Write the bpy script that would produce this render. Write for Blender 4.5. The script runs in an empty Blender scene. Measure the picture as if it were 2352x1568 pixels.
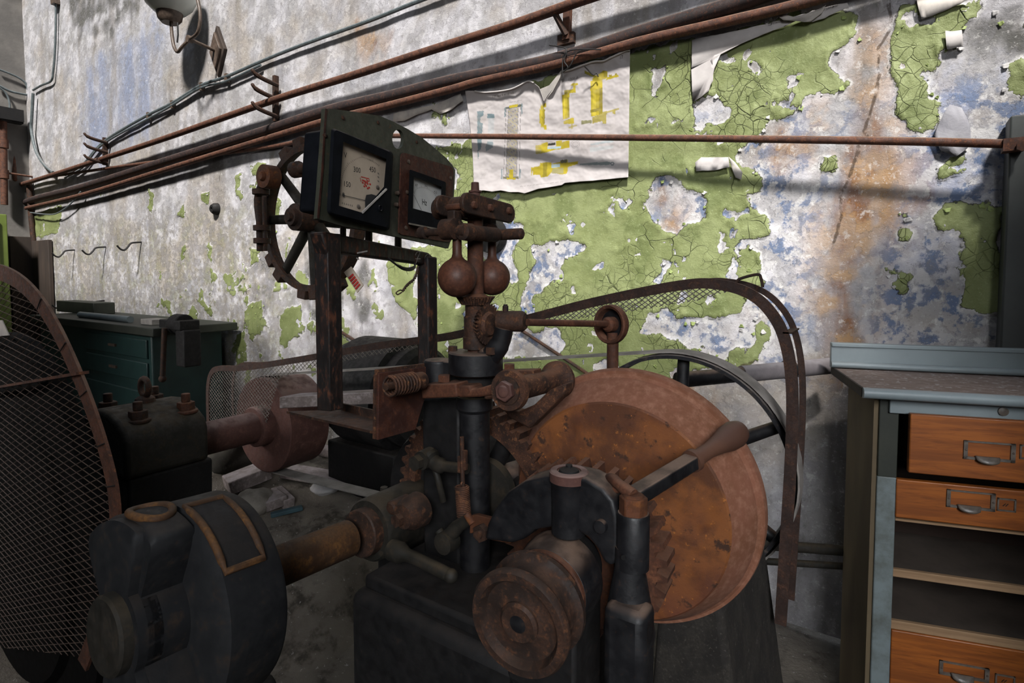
import bpy, bmesh, math, random
import numpy as np
from mathutils import Vector as V, Matrix, noise as mnoise
random.seed(7)
SC = bpy.context.scene
COL = SC.collection
PI = math.pi
# ------------------------------------------------------------------ camera
FPX, CX, CY = 1307.0, 1176.0, 698.0
CAMH = 1.45
YAW, PITCH = math.radians(34), math.radians(-3)
CAM = V((0, 0, CAMH))
cR = V((math.cos(YAW), math.sin(YAW), 0))
cF = V((-math.sin(YAW)*math.cos(PITCH), math.cos(YAW)*math.cos(PITCH), math.sin(PITCH)))
cU = cR.cross(cF)
cd = bpy.data.cameras.new('camera'); co = bpy.data.objects.new('camera', cd); COL.objects.link(co)
co.location = CAM
co.rotation_euler = Matrix((cR, cU, -cF)).transposed().to_euler()
cd.sensor_width = 36; cd.lens = 36*FPX/2352; cd.shift_y = -(784-CY)/2352; cd.clip_start = 0.02
SC.camera = co
D = 2.55                                   # the long wall
def ray(px, py):
    px, py = float(px), float(py)
    return ((px-CX)/FPX)*cR + ((CY-py)/FPX)*cU + cF
def P(px, py, z): return CAM + ray(px, py)*float(z)
def PY(px, py, y):
    r = ray(px, py); return CAM + r*(float(y)/r.y)
def PX_(px, py, x):
    r = ray(px, py); return CAM + r*(x/r.x)
def PZ(px, py, z):
    r = ray(px, py); return CAM + r*((z-CAMH)/r.z)
def W(px, py, off=0.0): return PY(px, py, D-off)
def proj(p):
    d = V(p)-CAM; z = d.dot(cF); return CX+FPX*d.dot(cR)/z, CY-FPX*d.dot(cU)/z, z
def depth(p): return (V(p)-CAM).dot(cF)
X, Y, Z = V((1, 0, 0)), V((0, 1, 0)), V((0, 0, 1))
# ------------------------------------------------------------------ objects
WORLD = {}
def thing(name, label, cat, loc, group=None):
    o = bpy.data.objects.new(name, None); COL.objects.link(o)
    o.empty_display_size = 0.05
    o.location = V(loc); WORLD[o.name] = V(loc)
    o['label'] = label; o['category'] = cat
    if group: o['group'] = group
    return o
def tag(o, label, cat, group=None, kind=None):
    o['label'] = label; o['category'] = cat
    if group: o['group'] = group
    if kind: o['kind'] = kind
    return o
def frame(axis, ref=None):
    a = V(axis).normalized()
    if ref is None or abs(a.dot(V(ref).normalized())) > 0.99:
        ref = Z if abs(a.z) < 0.9 else X
    u = (V(ref) - a*a.dot(V(ref))).normalized()
    return a, u, a.cross(u)
class MB:
    def __init__(s): s.v = []; s.f = []; s.m = []
    def add(s, vs, fs, m=0):
        n = len(s.v); s.v += [tuple(x) for x in vs]
        for f in fs: s.f.append(tuple(i+n for i in f)); s.m.append(m)
        return s
    def box(s, c, size, axes=(X, Y, Z), m=0):
        c = V(c); a, b, d = [V(x).normalized()*h/2 for x, h in zip(axes, size)]
        vs = [c+i*a+j*b+k*d for i in (-1, 1) for j in (-1, 1) for k in (-1, 1)]
        return s.add(vs, [(0,1,3,2),(4,6,7,5),(0,4,5,1),(2,3,7,6),(0,2,6,4),(1,5,7,3)], m)
    def beam(s, p0, p1, w, h, up=Z, m=0):
        p0, p1 = V(p0), V(p1); a, u, b = frame(p1-p0, up)
        return s.box((p0+p1)/2, ((p1-p0).length, w, h), (a, b, u), m)
    def hexa(s, q0, q1, m=0):
        "two quads of matching corners"
        return s.add(list(q0)+list(q1), [(3,2,1,0),(4,5,6,7),(0,1,5,4),(1,2,6,5),(2,3,7,6),(3,0,4,7)], m)
    def tube(s, pts, r, seg=12, closed=False, m=0, cap=True, flat=None):
        pts = [V(p) for p in pts]; n = len(pts)
        rs = r if isinstance(r, (list, tuple)) else [r]*n
        vs = []; prev = None
        for i, p in enumerate(pts):
            if closed: t = (pts[(i+1) % n]-pts[i-1])
            else: t = pts[min(i+1, n-1)]-pts[max(i-1, 0)]
            t.normalize()
            if prev is None: _, u, b = frame(t)
            else:
                u = prev-t*t.dot(prev)
                u = u.normalized() if u.length > 1e-6 else frame(t)[1]
                b = t.cross(u)
            prev = u
            for k in range(seg):
                a = 2*PI*k/seg
                vs.append(p+(u*math.cos(a)+b*math.sin(a))*rs[i])
        fs = []
        for i in range(n if closed else n-1):
            j = (i+1) % n
            for k in range(seg):
                l = (k+1) % seg
                fs.append((i*seg+k, i*seg+l, j*seg+l, j*seg+k))
        if cap and not closed:
            fs.append(tuple(range(seg))[::-1]); fs.append(tuple((n-1)*seg+k for k in range(seg)))
        return s.add(vs, fs, m)
    def cyl(s, p0, p1, r, seg=24, m=0): return s.tube([p0, p1], r, seg, m=m)
    def lathe(s, o, axis, prof, seg=40, m=0, ref=None, closed=False):
        "prof = [(t along the axis, radius)]"
        o = V(o); a, u, b = frame(axis, ref); vs = []; n = len(prof)
        for t, r in prof:
            r = max(r, 1e-5)
            for k in range(seg):
                g = 2*PI*k/seg
                vs.append(o+a*t+(u*math.cos(g)+b*math.sin(g))*r)
        fs = []
        for i in range(n if closed else n-1):
            j = (i+1) % n
            for k in range(seg):
                l = (k+1) % seg
                fs.append((i*seg+k, i*seg+l, j*seg+l, j*seg+k))
        if not closed:
            fs.append(tuple(range(seg))[::-1]); fs.append(tuple((n-1)*seg+k for k in range(seg)))
        return s.add(vs, fs, m)
    def prism(s, poly, d, m=0):
        poly = [V(p) for p in poly]; n = len(poly); d = V(d)
        vs = poly+[p+d for p in poly]
        fs = [tuple(range(n))[::-1], tuple(range(n, 2*n))]+[(i, (i+1) % n, n+(i+1) % n, n+i) for i in range(n)]
        return s.add(vs, fs, m)
    def sphere(s, c, r, seg=28, rings=16, m=0, axis=Z):
        return s.lathe(c, axis, [(-r*math.cos(PI*i/rings), r*math.sin(PI*i/rings)) for i in range(rings+1)], seg, m)
    def helix(s, p0, p1, R, r, turns, seg=6, per=14, m=0):
        p0, p1 = V(p0), V(p1); a, u, b = frame(p1-p0); L = (p1-p0).length; n = int(turns*per)
        return s.tube([p0+a*L*i/n+(u*math.cos(2*PI*turns*i/n)+b*math.sin(2*PI*turns*i/n))*R for i in range(n+1)], r, seg, m=m)
    def gear(s, c, axis, n, r0, r1, w, taper=1.0, bore=0.0, m=0, phase=0.0, rb=None):
        "toothed wheel; taper scales the far face (bevel gear)"
        c = V(c); a, u, b = frame(axis); loop = []
        for k in range(n):
            for dt, r in ((0.0, r0), (0.18, r1), (0.5, r1), (0.68, r0)):
                g = 2*PI*(k+dt)/n+phase; loop.append((math.cos(g)*r, math.sin(g)*r))
        N = len(loop)
        vs = [c-a*w/2+u*x+b*y for x, y in loop]+[c+a*w/2+(u*x+b*y)*taper for x, y in loop]
        fs = [(i, (i+1) % N, N+(i+1) % N, N+i) for i in range(N)]
        if bore > 0:
            for k in range(N):
                g = math.atan2(loop[k][1], loop[k][0])
                vs.append(c-a*w/2+(u*math.cos(g)+b*math.sin(g))*bore)
            for k in range(N):
                g = math.atan2(loop[k][1], loop[k][0])
                vs.append(c+a*w/2+(u*math.cos(g)+b*math.sin(g))*bore)
            for i in range(N):
                j = (i+1) % N
                fs += [(2*N+i, 2*N+j, j, i), (N+i, N+j, 3*N+j, 3*N+i), (3*N+i, 3*N+j, 2*N+j, 2*N+i)]
        else:
            fs += [tuple(range(N))[::-1], tuple(range(N, 2*N))]
        return s.add(vs, fs, m)
    def hexnut(s, c, axis, r, h, m=0, ph=0.0, stud=0.0):
        c = V(c); a, u, b = frame(axis)
        pts = [c+(u*math.cos(PI/3*k+ph)+b*math.sin(PI/3*k+ph))*r for k in range(6)]
        s.prism(pts, a*h, m)
        if stud: s.cyl(c+a*h, c+a*(h+stud), r*0.5, 12, m)
        return s
    def build(s, name, mats, parent=None, bevel=0.0, angle=38, smooth=True, seg=2, recalc=True, sub=0):
        me = bpy.data.meshes.new(name)
        vs = np.array(s.v, dtype=float)
        c = (vs.min(0)+vs.max(0))/2
        me.from_pydata((vs-c).tolist(), [], s.f)
        mats = mats if isinstance(mats, (list, tuple)) else [mats]
        for mt in mats: me.materials.append(mt)
        if len(mats) > 1: me.polygons.foreach_set('material_index', s.m)
        if recalc:
            bm = bmesh.new(); bm.from_mesh(me)
            bmesh.ops.remove_doubles(bm, verts=bm.verts, dist=1e-6)
            bmesh.ops.recalc_face_normals(bm, faces=bm.faces); bm.to_mesh(me); bm.free()
        if smooth:
            me.polygons.foreach_set('use_smooth', [True]*len(me.polygons))
            me.set_sharp_from_angle(angle=math.radians(angle))
        o = bpy.data.objects.new(name, me); COL.objects.link(o)
        c = V(c); WORLD[o.name] = c
        if parent is not None:
            o.parent = parent; o.location = c-WORLD[parent.name]
        else: o.location = c
        if bevel:
            b = o.modifiers.new('bevel', 'BEVEL'); b.width = bevel; b.segments = seg; b.limit_method = 'ANGLE'; b.angle_limit = math.radians(35)
            b.harden_normals = False
        return o
def text2d(s, size=1.0, align='CENTER'):
    cu = bpy.data.curves.new('t', 'FONT'); cu.body = s; cu.size = size; cu.align_x = align; cu.align_y = 'CENTER'; cu.resolution_u = 2
    o = bpy.data.objects.new('t', cu); COL.objects.link(o)
    dg = bpy.context.evaluated_depsgraph_get(); dg.update()
    me = bpy.data.meshes.new_from_object(o.evaluated_get(dg))
    vs = [(v.co.x, v.co.y) for v in me.vertices]; fs = [tuple(p.vertices) for p in me.polygons]
    bpy.data.objects.remove(o); bpy.data.curves.remove(cu); bpy.data.meshes.remove(me)
    return vs, fs
def smooth_path(pts, n=8, closed=False):
    pts = [V(p) for p in pts]; out = []; N = len(pts)
    rng = range(N if closed else N-1)
    for i in rng:
        p1, p2 = pts[i], pts[(i+1) % N]
        p0 = pts[i-1] if (closed or i > 0) else p1
        p3 = pts[(i+2) % N] if (closed or i+2 < N) else p2
        for k in range(n):
            t = k/n
            out.append(0.5*((2*p1)+(p2-p0)*t+(2*p0-5*p1+4*p2-p3)*t*t+(3*p1-p0-3*p2+p3)*t**3))
    if not closed: out.append(pts[-1])
    return out
def inside(poly, xs, ys):
    r = np.zeros(xs.shape, bool); n = len(poly)
    for i in range(n):
        (x0, y0), (x1, y1) = poly[i], poly[(i+1) % n]
        c = ((y0 > ys) != (y1 > ys))
        with np.errstate(divide='ignore', invalid='ignore'):
            r ^= c & (xs < (x1-x0)*(ys-y0)/((y1-y0) if y1 != y0 else 1e-12)+x0)
    return r
def segdist(poly, xs, ys, closed=True):
    d = np.full(xs.shape, 1e9); n = len(poly)
    for i in range(n if closed else n-1):
        (x0, y0), (x1, y1) = poly[i], poly[(i+1) % n]
        dx, dy = x1-x0, y1-y0; L = dx*dx+dy*dy+1e-12
        t = np.clip(((xs-x0)*dx+(ys-y0)*dy)/L, 0, 1)
        d = np.minimum(d, np.hypot(xs-x0-t*dx, ys-y0-t*dy))
    return d
def clip_lines(poly, ang, pitch):
    "parallel lines at angle ang and pitch clipped to a 2-D polygon"
    c, s = math.cos(ang), math.sin(ang); q = [(x*c+y*s, -x*s+y*c) for x, y in poly]
    lo, hi = min(y for x, y in q), max(y for x, y in q); out = []
    y = math.ceil(lo/pitch)*pitch
    while y < hi:
        xs = []
        for i in range(len(q)):
            (x0, y0), (x1, y1) = q[i], q[(i+1) % len(q)]
            if (y0 > y) != (y1 > y): xs.append(x0+(x1-x0)*(y-y0)/(y1-y0))
        xs.sort()
        for a, b in zip(xs[::2], xs[1::2]):
            if b-a > 1e-3: out.append(((a*c-y*s, a*s+y*c), (b*c-y*s, b*s+y*c)))
        y += pitch
    return out
# ------------------------------------------------------------------ materials
def lin(h):
    h = h.lstrip('#'); r = []
    for i in (0, 2, 4):
        c = int(h[i:i+2], 16)/255; r.append(c/12.92 if c <= 0.04045 else ((c+0.055)/1.055)**2.4)
    return tuple(r)+(1,)
class NB:
    def __init__(s, name):
        s.m = bpy.data.materials.new(name); s.m.use_nodes = True; s.t = s.m.node_tree; s.t.nodes.clear()
        s.out = s.n('ShaderNodeOutputMaterial'); s.b = s.n('ShaderNodeBsdfPrincipled')
        s.t.links.new(s.b.outputs[0], s.out.inputs[0])
        s.tc = s.n('ShaderNodeTexCoord').outputs['Object']
    def n(s, t, **k):
        x = s.t.nodes.new(t)
        for a, b in k.items(): setattr(x, a, b)
        return x
    def l(s, a, b):
        s.t.links.new(a, b)
    def put(s, sock, v):
        if isinstance(v, (int, float)): sock.default_value = v
        elif isinstance(v, tuple): sock.default_value = v
        else: s.l(v, sock)
    def scale(s, v, sc, loc=(0, 0, 0)):
        m = s.n('ShaderNodeMapping'); s.l(v, m.inputs[0]); m.inputs['Scale'].default_value = sc; m.inputs['Location'].default_value = loc
        return m.outputs[0]
    def noise(s, sc, det=4, rough=0.55, vec=None, dist=0.0):
        x = s.n('ShaderNodeTexNoise'); s.l(vec if vec is not None else s.tc, x.inputs['Vector'])
        x.inputs['Scale'].default_value = sc; x.inputs['Detail'].default_value = det; x.inputs['Roughness'].default_value = rough
        x.inputs['Distortion'].default_value = dist
        return x.outputs['Fac']
    def vor(s, sc, feat='DISTANCE_TO_EDGE', vec=None):
        x = s.n('ShaderNodeTexVoronoi', feature=feat); s.l(vec if vec is not None else s.tc, x.inputs['Vector']); x.inputs['Scale'].default_value = sc
        return x.outputs['Distance']
    def step(s, v, a, b, lo=0.0, hi=1.0):
        x = s.n('ShaderNodeMapRange', interpolation_type='SMOOTHSTEP')
        s.put(x.inputs[0], v); x.inputs[1].default_value = a; x.inputs[2].default_value = b; x.inputs[3].default_value = lo; x.inputs[4].default_value = hi
        return x.outputs[0]
    def math(s, op, a, b=0.0):
        x = s.n('ShaderNodeMath', operation=op); s.put(x.inputs[0], a); s.put(x.inputs[1], b); return x.outputs[0]
    def mix(s, f, a, b, mode='MIX'):
        x = s.n('ShaderNodeMix', data_type='RGBA', blend_type=mode); s.put(x.inputs[0], f); s.put(x.inputs[6], a); s.put(x.inputs[7], b)
        return x.outputs[2]
    def attr(s, name, out='Fac'):
        x = s.n('ShaderNodeAttribute', attribute_name=name); return x.outputs[out]
    def fin(s, col, rough=0.8, bump=None, bd=0.002, metal=0.0, bs=0.6, spec=0.5):
        s.put(s.b.inputs['Base Color'], col); s.put(s.b.inputs['Roughness'], rough); s.b.inputs['Metallic'].default_value = metal
        s.b.inputs['Specular IOR Level'].default_value = spec
        if bump is not None:
            x = s.n('ShaderNodeBump'); s.l(bump, x.inputs['Height']); x.inputs['Distance'].default_value = bd; x.inputs['Strength'].default_value = bs
            s.l(x.outputs[0], s.b.inputs['Normal'])
        return s.m
def up_dust(n, lo=0.45, hi=0.92, amt=0.8):
    g = n.n('ShaderNodeNewGeometry'); sp = n.n('ShaderNodeSeparateXYZ'); n.l(g.outputs['Normal'], sp.inputs[0])
    return n.math('MULTIPLY', n.step(sp.outputs['Z'], lo, hi), n.step(n.noise(22, 5), 0.32, 0.6, 0.25*amt, amt))
def rusty(name, a, b, c, sc=14, rough=(0.62, 0.92), dust=0.0, dustc='#8a6f60', stretch=(1, 1, 1), bd=0.0015, spec=0.4, cthr=(0.52, 0.7)):
    n = NB(name); v = n.scale(n.tc, stretch)
    n1 = n.noise(sc, 7, 0.62, v); n2 = n.noise(sc*3.3, 5, 0.6, v); n3 = n.noise(sc*12, 3, 0.6, v)
    col = n.mix(n.step(n1, 0.42, 0.58), lin(a), lin(b))
    col = n.mix(n.step(n2, *cthr), col, lin(c))
    col = n.mix(n.step(n3, 0.42, 0.62, 0.0, 0.6), col, lin(a))
    col = n.mix(n.step(n3, 0.40, 0.28, 0.0, 0.45), col, lin(c))
    if dust: col = n.mix(up_dust(n, amt=dust), col, lin(dustc))
    h = n.math('ADD', n.math('MULTIPLY', n2, 0.6), n.math('MULTIPLY', n3, 0.5))
    return n.fin(col, n.step(n2, 0.3, 0.7, *rough), h, bd, spec=spec)
def plain(name, a, b, sc=10, rough=0.6, dust=0.0, dustc='#9a8c86', bd=0.0006, spec=0.5, stretch=(1, 1, 1), thr=(0.35, 0.7)):
    n = NB(name); v = n.scale(n.tc, stretch)
    n1 = n.noise(sc, 6, 0.62, v); n2 = n.noise(sc*7, 3, 0.6, v)
    col = n.mix(n.step(n1, *thr), lin(a), lin(b))
    if dust: col = n.mix(up_dust(n, amt=dust), col, lin(dustc))
    return n.fin(col, rough, n2, bd, spec=spec)
M = {}
M['rust'] = rusty('rust', '#40261a', '#5a3625', '#6c442e', 16, dust=0.5, dustc='#7d5b48')
M['rust_dark'] = rusty('rust_dark', '#241812', '#3d271b', '#5c3a24', 20, dust=0.35, dustc='#5c4638')
M['rust_red'] = rusty('rust_red', '#4b312b', '#573a33', '#66463d', 9, dust=0.75, dustc='#927b74', bd=0.0008)
M['rust_pipe'] = rusty('rust_pipe', '#3c241a', '#573526', '#6e4630', 26, dust=0.6, dustc='#8b7260', stretch=(1, 1, 1))
M['rust_black'] = rusty('rust_black_pipe', '#1c1414', '#2c1c18', '#4a2f24', 22, dust=0.5, dustc='#6f6058')
M['rust_ball'] = rusty('rust_ball', '#3f251a', '#5b3626', '#6a4431', 12, rough=(0.5, 0.75), bd=0.0006)
M['rust_gear'] = rusty('rust_gear', '#2e1e17', '#4e3122', '#7d5335', 30, dust=0.5, dustc='#80573f')
M['iron_dusty'] = rusty('dusty_iron', '#17171b', '#212025', '#4a4038', 12, rough=(0.5, 0.8), dust=1.0, dustc='#9a9089', bd=0.0008)
M['shelf'] = plain('shelf_board', '#4a4038', '#3a312a', 7, 0.9)
M['rust_orange'] = rusty('rust_orange', '#462817', '#5e3620', '#784820', 14, bd=0.0012)
M['rust_panel'] = rusty('rust_plate', '#351c15', '#48271a', '#57301e', 25, bd=0.0006)
M['iron'] = rusty('black_iron', '#0f0f12', '#161619', '#33241b', 12, rough=(0.4, 0.7), dust=0.8, dustc='#80695a', bd=0.001, cthr=(0.6, 0.72), spec=0.5)
M['iron_dark'] = rusty('dark_iron', '#0b0a0b', '#121010', '#251b15', 12, rough=(0.6, 0.85), dust=0.22, dustc='#3d332b', bd=0.001, cthr=(0.6, 0.75))
M['shade_black'] = rusty('guard_shade_black', '#060606', '#0a0909', '#100c0a', 12, rough=(0.8, 0.95), spec=0.1)  # near-black chosen to give the darkness behind the guard netting
M['iron_olive'] = rusty('olive_iron', '#17150f', '#24201a', '#332a1e', 10, rough=(0.6, 0.9), dust=0.4, dustc='#544734', bd=0.001)
M['coupling'] = rusty('coupling_iron', '#0f1013', '#17181a', '#2c221a', 8, rough=(0.65, 0.9), dust=0.3, dustc='#453a30', bd=0.001, cthr=(0.55, 0.7))
M['coupling_rust'] = rusty('coupling_rust', '#3a2616', '#54371c', '#66441f', 14, dust=0.2, dustc='#5e4a34')
M['strap'] = rusty('strap_iron', '#2a1c17', '#3d2a22', '#543a2c', 20, dust=1.0, dustc='#8c7465')
M['frame'] = rusty('frame_paint', '#14100f', '#231713', '#54301e', 30, rough=(0.5, 0.8), dust=0.3, dustc='#5c4a40', stretch=(1, 1, 0.35), bd=0.0008, cthr=(0.5, 0.66))
M['panel'] = rusty('panel_paint', '#33352b', '#3e4034', '#57402c', 18, rough=(0.5, 0.75), bd=0.0005, cthr=(0.58, 0.72))
M['panel_edge'] = M['rust_panel']
M['bakelite'] = plain('bakelite', '#0c0e12', '#14161b', 30, 0.85, dust=0.5, dustc='#6f6862', spec=0.08)
M['dial_cream'] = plain('dial_cream', '#b7a795', '#a99a88', 12, 0.6)
M['dial_white'] = plain('dial_white', '#c3c3c1', '#b5b6b5', 12, 0.6)
M['ink'] = plain('ink', '#2c2b2b', '#242323', 20, 0.8)
M['ink_soft'] = plain('faded_ink', '#6b6660', '#5b5852', 20, 0.8)
M['ink_red'] = plain('red_ink', '#b02a22', '#9c2a20', 20, 0.8)
M['chalk'] = plain('chalk', '#b8b2ae', '#8d8782', 60, 0.95)
M['grey_paint'] = plain('grey_paint', '#7d888c', '#737c80', 6, 0.45, dust=0.25, dustc='#a09a96', thr=(0.4, 0.75))
M['grey_paint_worn'] = plain('grey_paint_worn', '#737e80', '#565b57', 14, 0.5, dust=0.3, dustc='#9a9490')
M['khaki'] = plain('khaki_side', '#6e6048', '#594c38', 4, 0.8, stretch=(1, 1, 0.3))
M['dark_green'] = plain('dark_green_paint', '#22261f', '#2c2f26', 8, 0.6)
M['teal'] = plain('teal_paint', '#16302f', '#1c3a38', 8, 0.5, dust=0.3, dustc='#5d6662')
M['metal_dull'] = plain('dull_nickel', '#6a625a', '#4b443e', 40, 0.4, spec=0.6)
M['brass_dull'] = plain('dull_bolt', '#5a4c42', '#3f342c', 40, 0.5)
M['inner'] = plain('cabinet_inner', '#2a1c15', '#1e1410', 5, 0.9)
M['column'] = plain('column_paint', '#2b2e2d', '#363a38', 5, 0.55, dust=0.3)
M['cable'] = plain('cable_grey', '#4c5456', '#5e6668', 30, 0.6, dust=0.3)
M['wire_black'] = plain('wire_black', '#141313', '#1e1b1a', 30, 0.5)
M['wire_rust'] = plain('mesh_wire', '#38281f', '#4d392c', 40, 0.7)
M['mesh_grey'] = plain('mesh_grey', '#57514a', '#77706a', 40, 0.8)
M['paper'] = plain('old_paper', '#a9a3a1', '#bcb7b4', 8, 0.85)
M['paper_back'] = plain('old_paper_back', '#b7b0a8', '#95908c', 8, 0.9)
M['flap'] = plain('plaster_flap', '#85848a', '#98979b', 8, 0.95, bd=0.003)
M['flake_green'] = plain('flake_green', '#7c8a4e', '#8c9a5c', 12, 0.7)
M['flake_white'] = plain('flake_white', '#b5b2b0', '#9c9a9a', 12, 0.9)
M['glass_milk'] = plain('milk_glass', '#c6cbc4', '#b7bdb8', 3, 0.25)
M['wood_grey'] = rusty('dusty_wood', '#6a605c', '#8a7f7c', '#9a908e', 8, rough=(0.85, 0.98), dust=0.6, dustc='#a2989a', bd=0.0005, stretch=(1, 1, 1))
M['wood_dark'] = plain('dark_wood', '#2a211b', '#3a2e25', 9, 0.8, stretch=(1, 1, 0.2))
M['handle_wood'] = plain('handle_wood', '#4d342a', '#5d4032', 6, 0.5)
M['stone'] = plain('rubble', '#6c655c', '#8b857c', 9, 0.95, bd=0.004)
M['stone_dark'] = plain('rubble_dark', '#2c2923', '#46413a', 12, 0.95, bd=0.004)
M['concrete'] = rusty('concrete', '#24211e', '#322e29', '#5c5650', 14, rough=(0.85, 0.98), bd=0.003, cthr=(0.66, 0.7))
M['blue_bit'] = plain('blue_paint_bit', '#38525a', '#2b4148', 10, 0.7)
M['green_paint'] = plain('green_enamel', '#5b6a2c', '#667636', 6, 0.5)
M['plaster_dark'] = plain('plaster_dark', '#5c5956', '#78746f', 2.2, 0.95, bd=0.004)
M['ceiling'] = plain('ceiling_plaster', '#6a6866', '#7a7876', 2, 0.95)
M['drum_belt'] = plain('belt_canvas', '#8f8984', '#6d6863', 12, 0.9)
M['ash_pipe'] = plain('ash_pipe', '#6f686a', '#8a8385', 10, 0.9, dust=0.6, dustc='#a09a9c')
def wood_mat():
    n = NB('drawer_wood'); v = n.scale(n.tc, (2.0, 1, 26.0))
    w = n.noise(2.2, 6, 0.6, v, 0.6); w2 = n.noise(30, 4, 0.6, n.scale(n.tc, (0.6, 1, 8)))
    col = n.mix(n.step(w, 0.35, 0.65), lin('#7a431d'), lin('#9a5824'))
    col = n.mix(n.step(w2, 0.5, 0.75, 0, 0.6), col, lin('#5f3015'))
    return n.fin(col, 0.42, w, 0.0004)
M['drawer'] = wood_mat()
def ply_mat():
    n = NB('pale_wood'); w = n.noise(4, 5, 0.6, n.scale(n.tc, (1, 1, 18)))
    return n.fin(n.mix(n.step(w, 0.35, 0.65), lin('#84684c'), lin('#9c7f60')), 0.75, w, 0.0003)
M['pale_wood'] = ply_mat()
def top_mat():
    n = NB('dusty_top'); w = n.noise(5, 6, 0.6, n.scale(n.tc, (3, 22, 1))); w2 = n.noise(60, 3)
    c = n.mix(n.step(w, 0.35, 0.65), lin('#6d5a50'), lin('#8d7d76')); c = n.mix(n.step(w2, 0.56, 0.68), c, lin('#a39a96'))
    return n.fin(c, 0.85, w2, 0.0006)
M['dusty_top'] = top_mat()
def floor_mat():
    n = NB('dirt_floor'); g = n.n('ShaderNodeNewGeometry').outputs['Position']
    a = n.noise(1.7, 8, 0.62, g); b = n.noise(9, 7, 0.65, g); c = n.noise(55, 4, 0.7, g)
    col = n.mix(n.step(a, 0.35, 0.65), lin('#4f4840'), lin('#726a60')); col = n.mix(n.step(b, 0.5, 0.68), col, lin('#39332b'))
    col = n.mix(n.step(c, 0.62, 0.72), col, lin('#a19c98'))
    return n.fin(col, 0.95, n.math('ADD', b, n.math('MULTIPLY', c, 0.5)), 0.02)
M['floor'] = floor_mat()
def wheel_mat():
    n = NB('wheel_rust'); a = n.noise(7, 8, 0.65); b = n.noise(30, 6, 0.65); c = n.noise(110, 3, 0.7); d = n.noise(2.6, 4)
    col = n.mix(n.step(a, 0.42, 0.58), lin('#54301a'), lin('#7d4a22')); col = n.mix(n.step(d, 0.45, 0.65), col, lin('#5e3325'))
    col = n.mix(n.step(b, 0.56, 0.66), col, lin('#3a2316')); col = n.mix(n.step(c, 0.62, 0.74), col, lin('#a3642a'))
    return n.fin(col, n.step(b, 0.3, 0.7, 0.55, 0.85), n.math('ADD', b, n.math('MULTIPLY', c, 0.7)), 0.0008)
M['wheel'] = wheel_mat()
def rim_mat():
    n = NB('rim_rust'); a = n.noise(9, 7, 0.65); b = n.noise(60, 5, 0.7)
    col = n.mix(n.step(a, 0.36, 0.64), lin('#6e452e'), lin('#7c4f3b')); col = n.mix(n.step(b, 0.4, 0.75, 0, 0.75), col, lin('#946a55'))
    return n.fin(col, 0.85, b, 0.0006)
M['rim'] = rim_mat()
# ------------------------------------------------------------------ setting
def cv(sc, ox, oy, pts): return [(x/sc+ox, y/sc+oy) for x, y in pts]
C7 = lambda p: cv(2.2395, 1400, 0, p)
C6 = lambda p: cv(3.016, 920, 380, p)
C3 = lambda p: cv(2.8, 1120, 620, p)
C2 = lambda p: cv(2.8, 500, 200, p)
C1 = lambda p: cv(3.137, 0, 0, p)
CA = lambda p: cv(5.227, 780, 560, p)
CB = lambda p: cv(2.45, 0, 0, p)
green_main = C7([(100,260),(420,210),(700,150),(1000,60),(1240,70),(1290,120),(1300,175),(1230,230),(1160,280),(1150,330),(1180,400),(1230,440),
    (1170,470),(1090,480),(1020,520),(1010,570),(940,590),(900,605),(815,610),(815,650),(785,690),(780,745),(700,770),(660,800),(700,850),(760,900),(770,960),
    (760,990),(700,990),(740,1060),(800,1110),(825,1190),(790,1240),(700,1210),(660,1260),(660,1320),(690,1380),(760,1400),(790,1440),(720,1500)])+ \
    C3([(1700,130),(1640,250),(1640,430),(1700,600),(1500,700),(600,720),(100,720),(-100,700)])+[(1060,850),(985,800),(965,760),(940,720),(915,690),(895,650),(885,610),(890,590),(1000,560),(1010,480),(1060,400),(1030,380),(1035,335),(1075,320),(1200,200)]
holes = [C7([(425,540),(510,510),(560,495),(600,540),(640,545),(600,600),(560,640),(500,650),(470,690),(425,690)]),
    C7([(165,1050),(200,1000),(215,930),(290,920),(370,930),(420,970),(480,990),(495,1040),(480,1080),(500,1120),(440,1150),(370,1160),(350,1200),(290,1200),(250,1150),(200,1110)]),
    C7([(235,350),(290,335),(275,420),(235,490),(190,485),(220,420)]), C7([(280,1340),(340,1340),(310,1390),(260,1460),(215,1460),(260,1400)]),
    C7([(320,610),(410,600),(390,650),(330,640)]), C7([(720,320),(780,340),(770,420),(750,400)]), C7([(920,390),(990,395),(980,412),(920,408)]),
    C7([(550,1270),(595,1275),(570,1300)]), C7([(50,1030),(110,1040),(90,1090),(55,1070)]), C7([(690,1000),(770,1080),(740,1010)]),
    C6([(910,560),(990,590),(1050,530),(1090,525),(1170,500),(1270,570),(1210,620),(1120,680),(1145,800),(1060,820),(1000,850),(1000,890),(920,910),(920,990),(850,1010),(840,900),(890,780),(940,690),(910,620)]),
    C6([(640,360),(830,400),(850,480),(790,600),(800,700),(830,830),(760,830),(700,740),(640,640),(600,500)]),
    C6([(540,560),(600,520),(680,560),(640,700),(560,640)]),
    C3([(-60,400),(200,390),(440,380),(480,480),(440,560),(200,570),(-60,560)]),
    C3([(1040,290),(1150,260),(1200,330),(1290,330),(1360,330),(1500,310),(1640,260),(1750,330),(1700,380),(1660,440),(1700,480),(1560,530),(1540,600),(1480,560),(1400,520),(1300,540),(1220,460),(1100,410),(1010,430),(950,420),(1000,350)]),
    C3([(640,600),(830,570),(850,640),(700,680)]), C3([(1290,640),(1440,600),(1500,680),(1300,720)]), C3([(1440,180),(1490,170),(1480,210)]),
    CA([(890,350),(985,380),(975,600),(960,980),(920,970),(940,700),(890,560)]), CA([(1120,880),(1200,880),(1230,980),(1130,960)]), CA([(1130,640),(1170,630),(1160,760),(1125,740)])]
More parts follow.
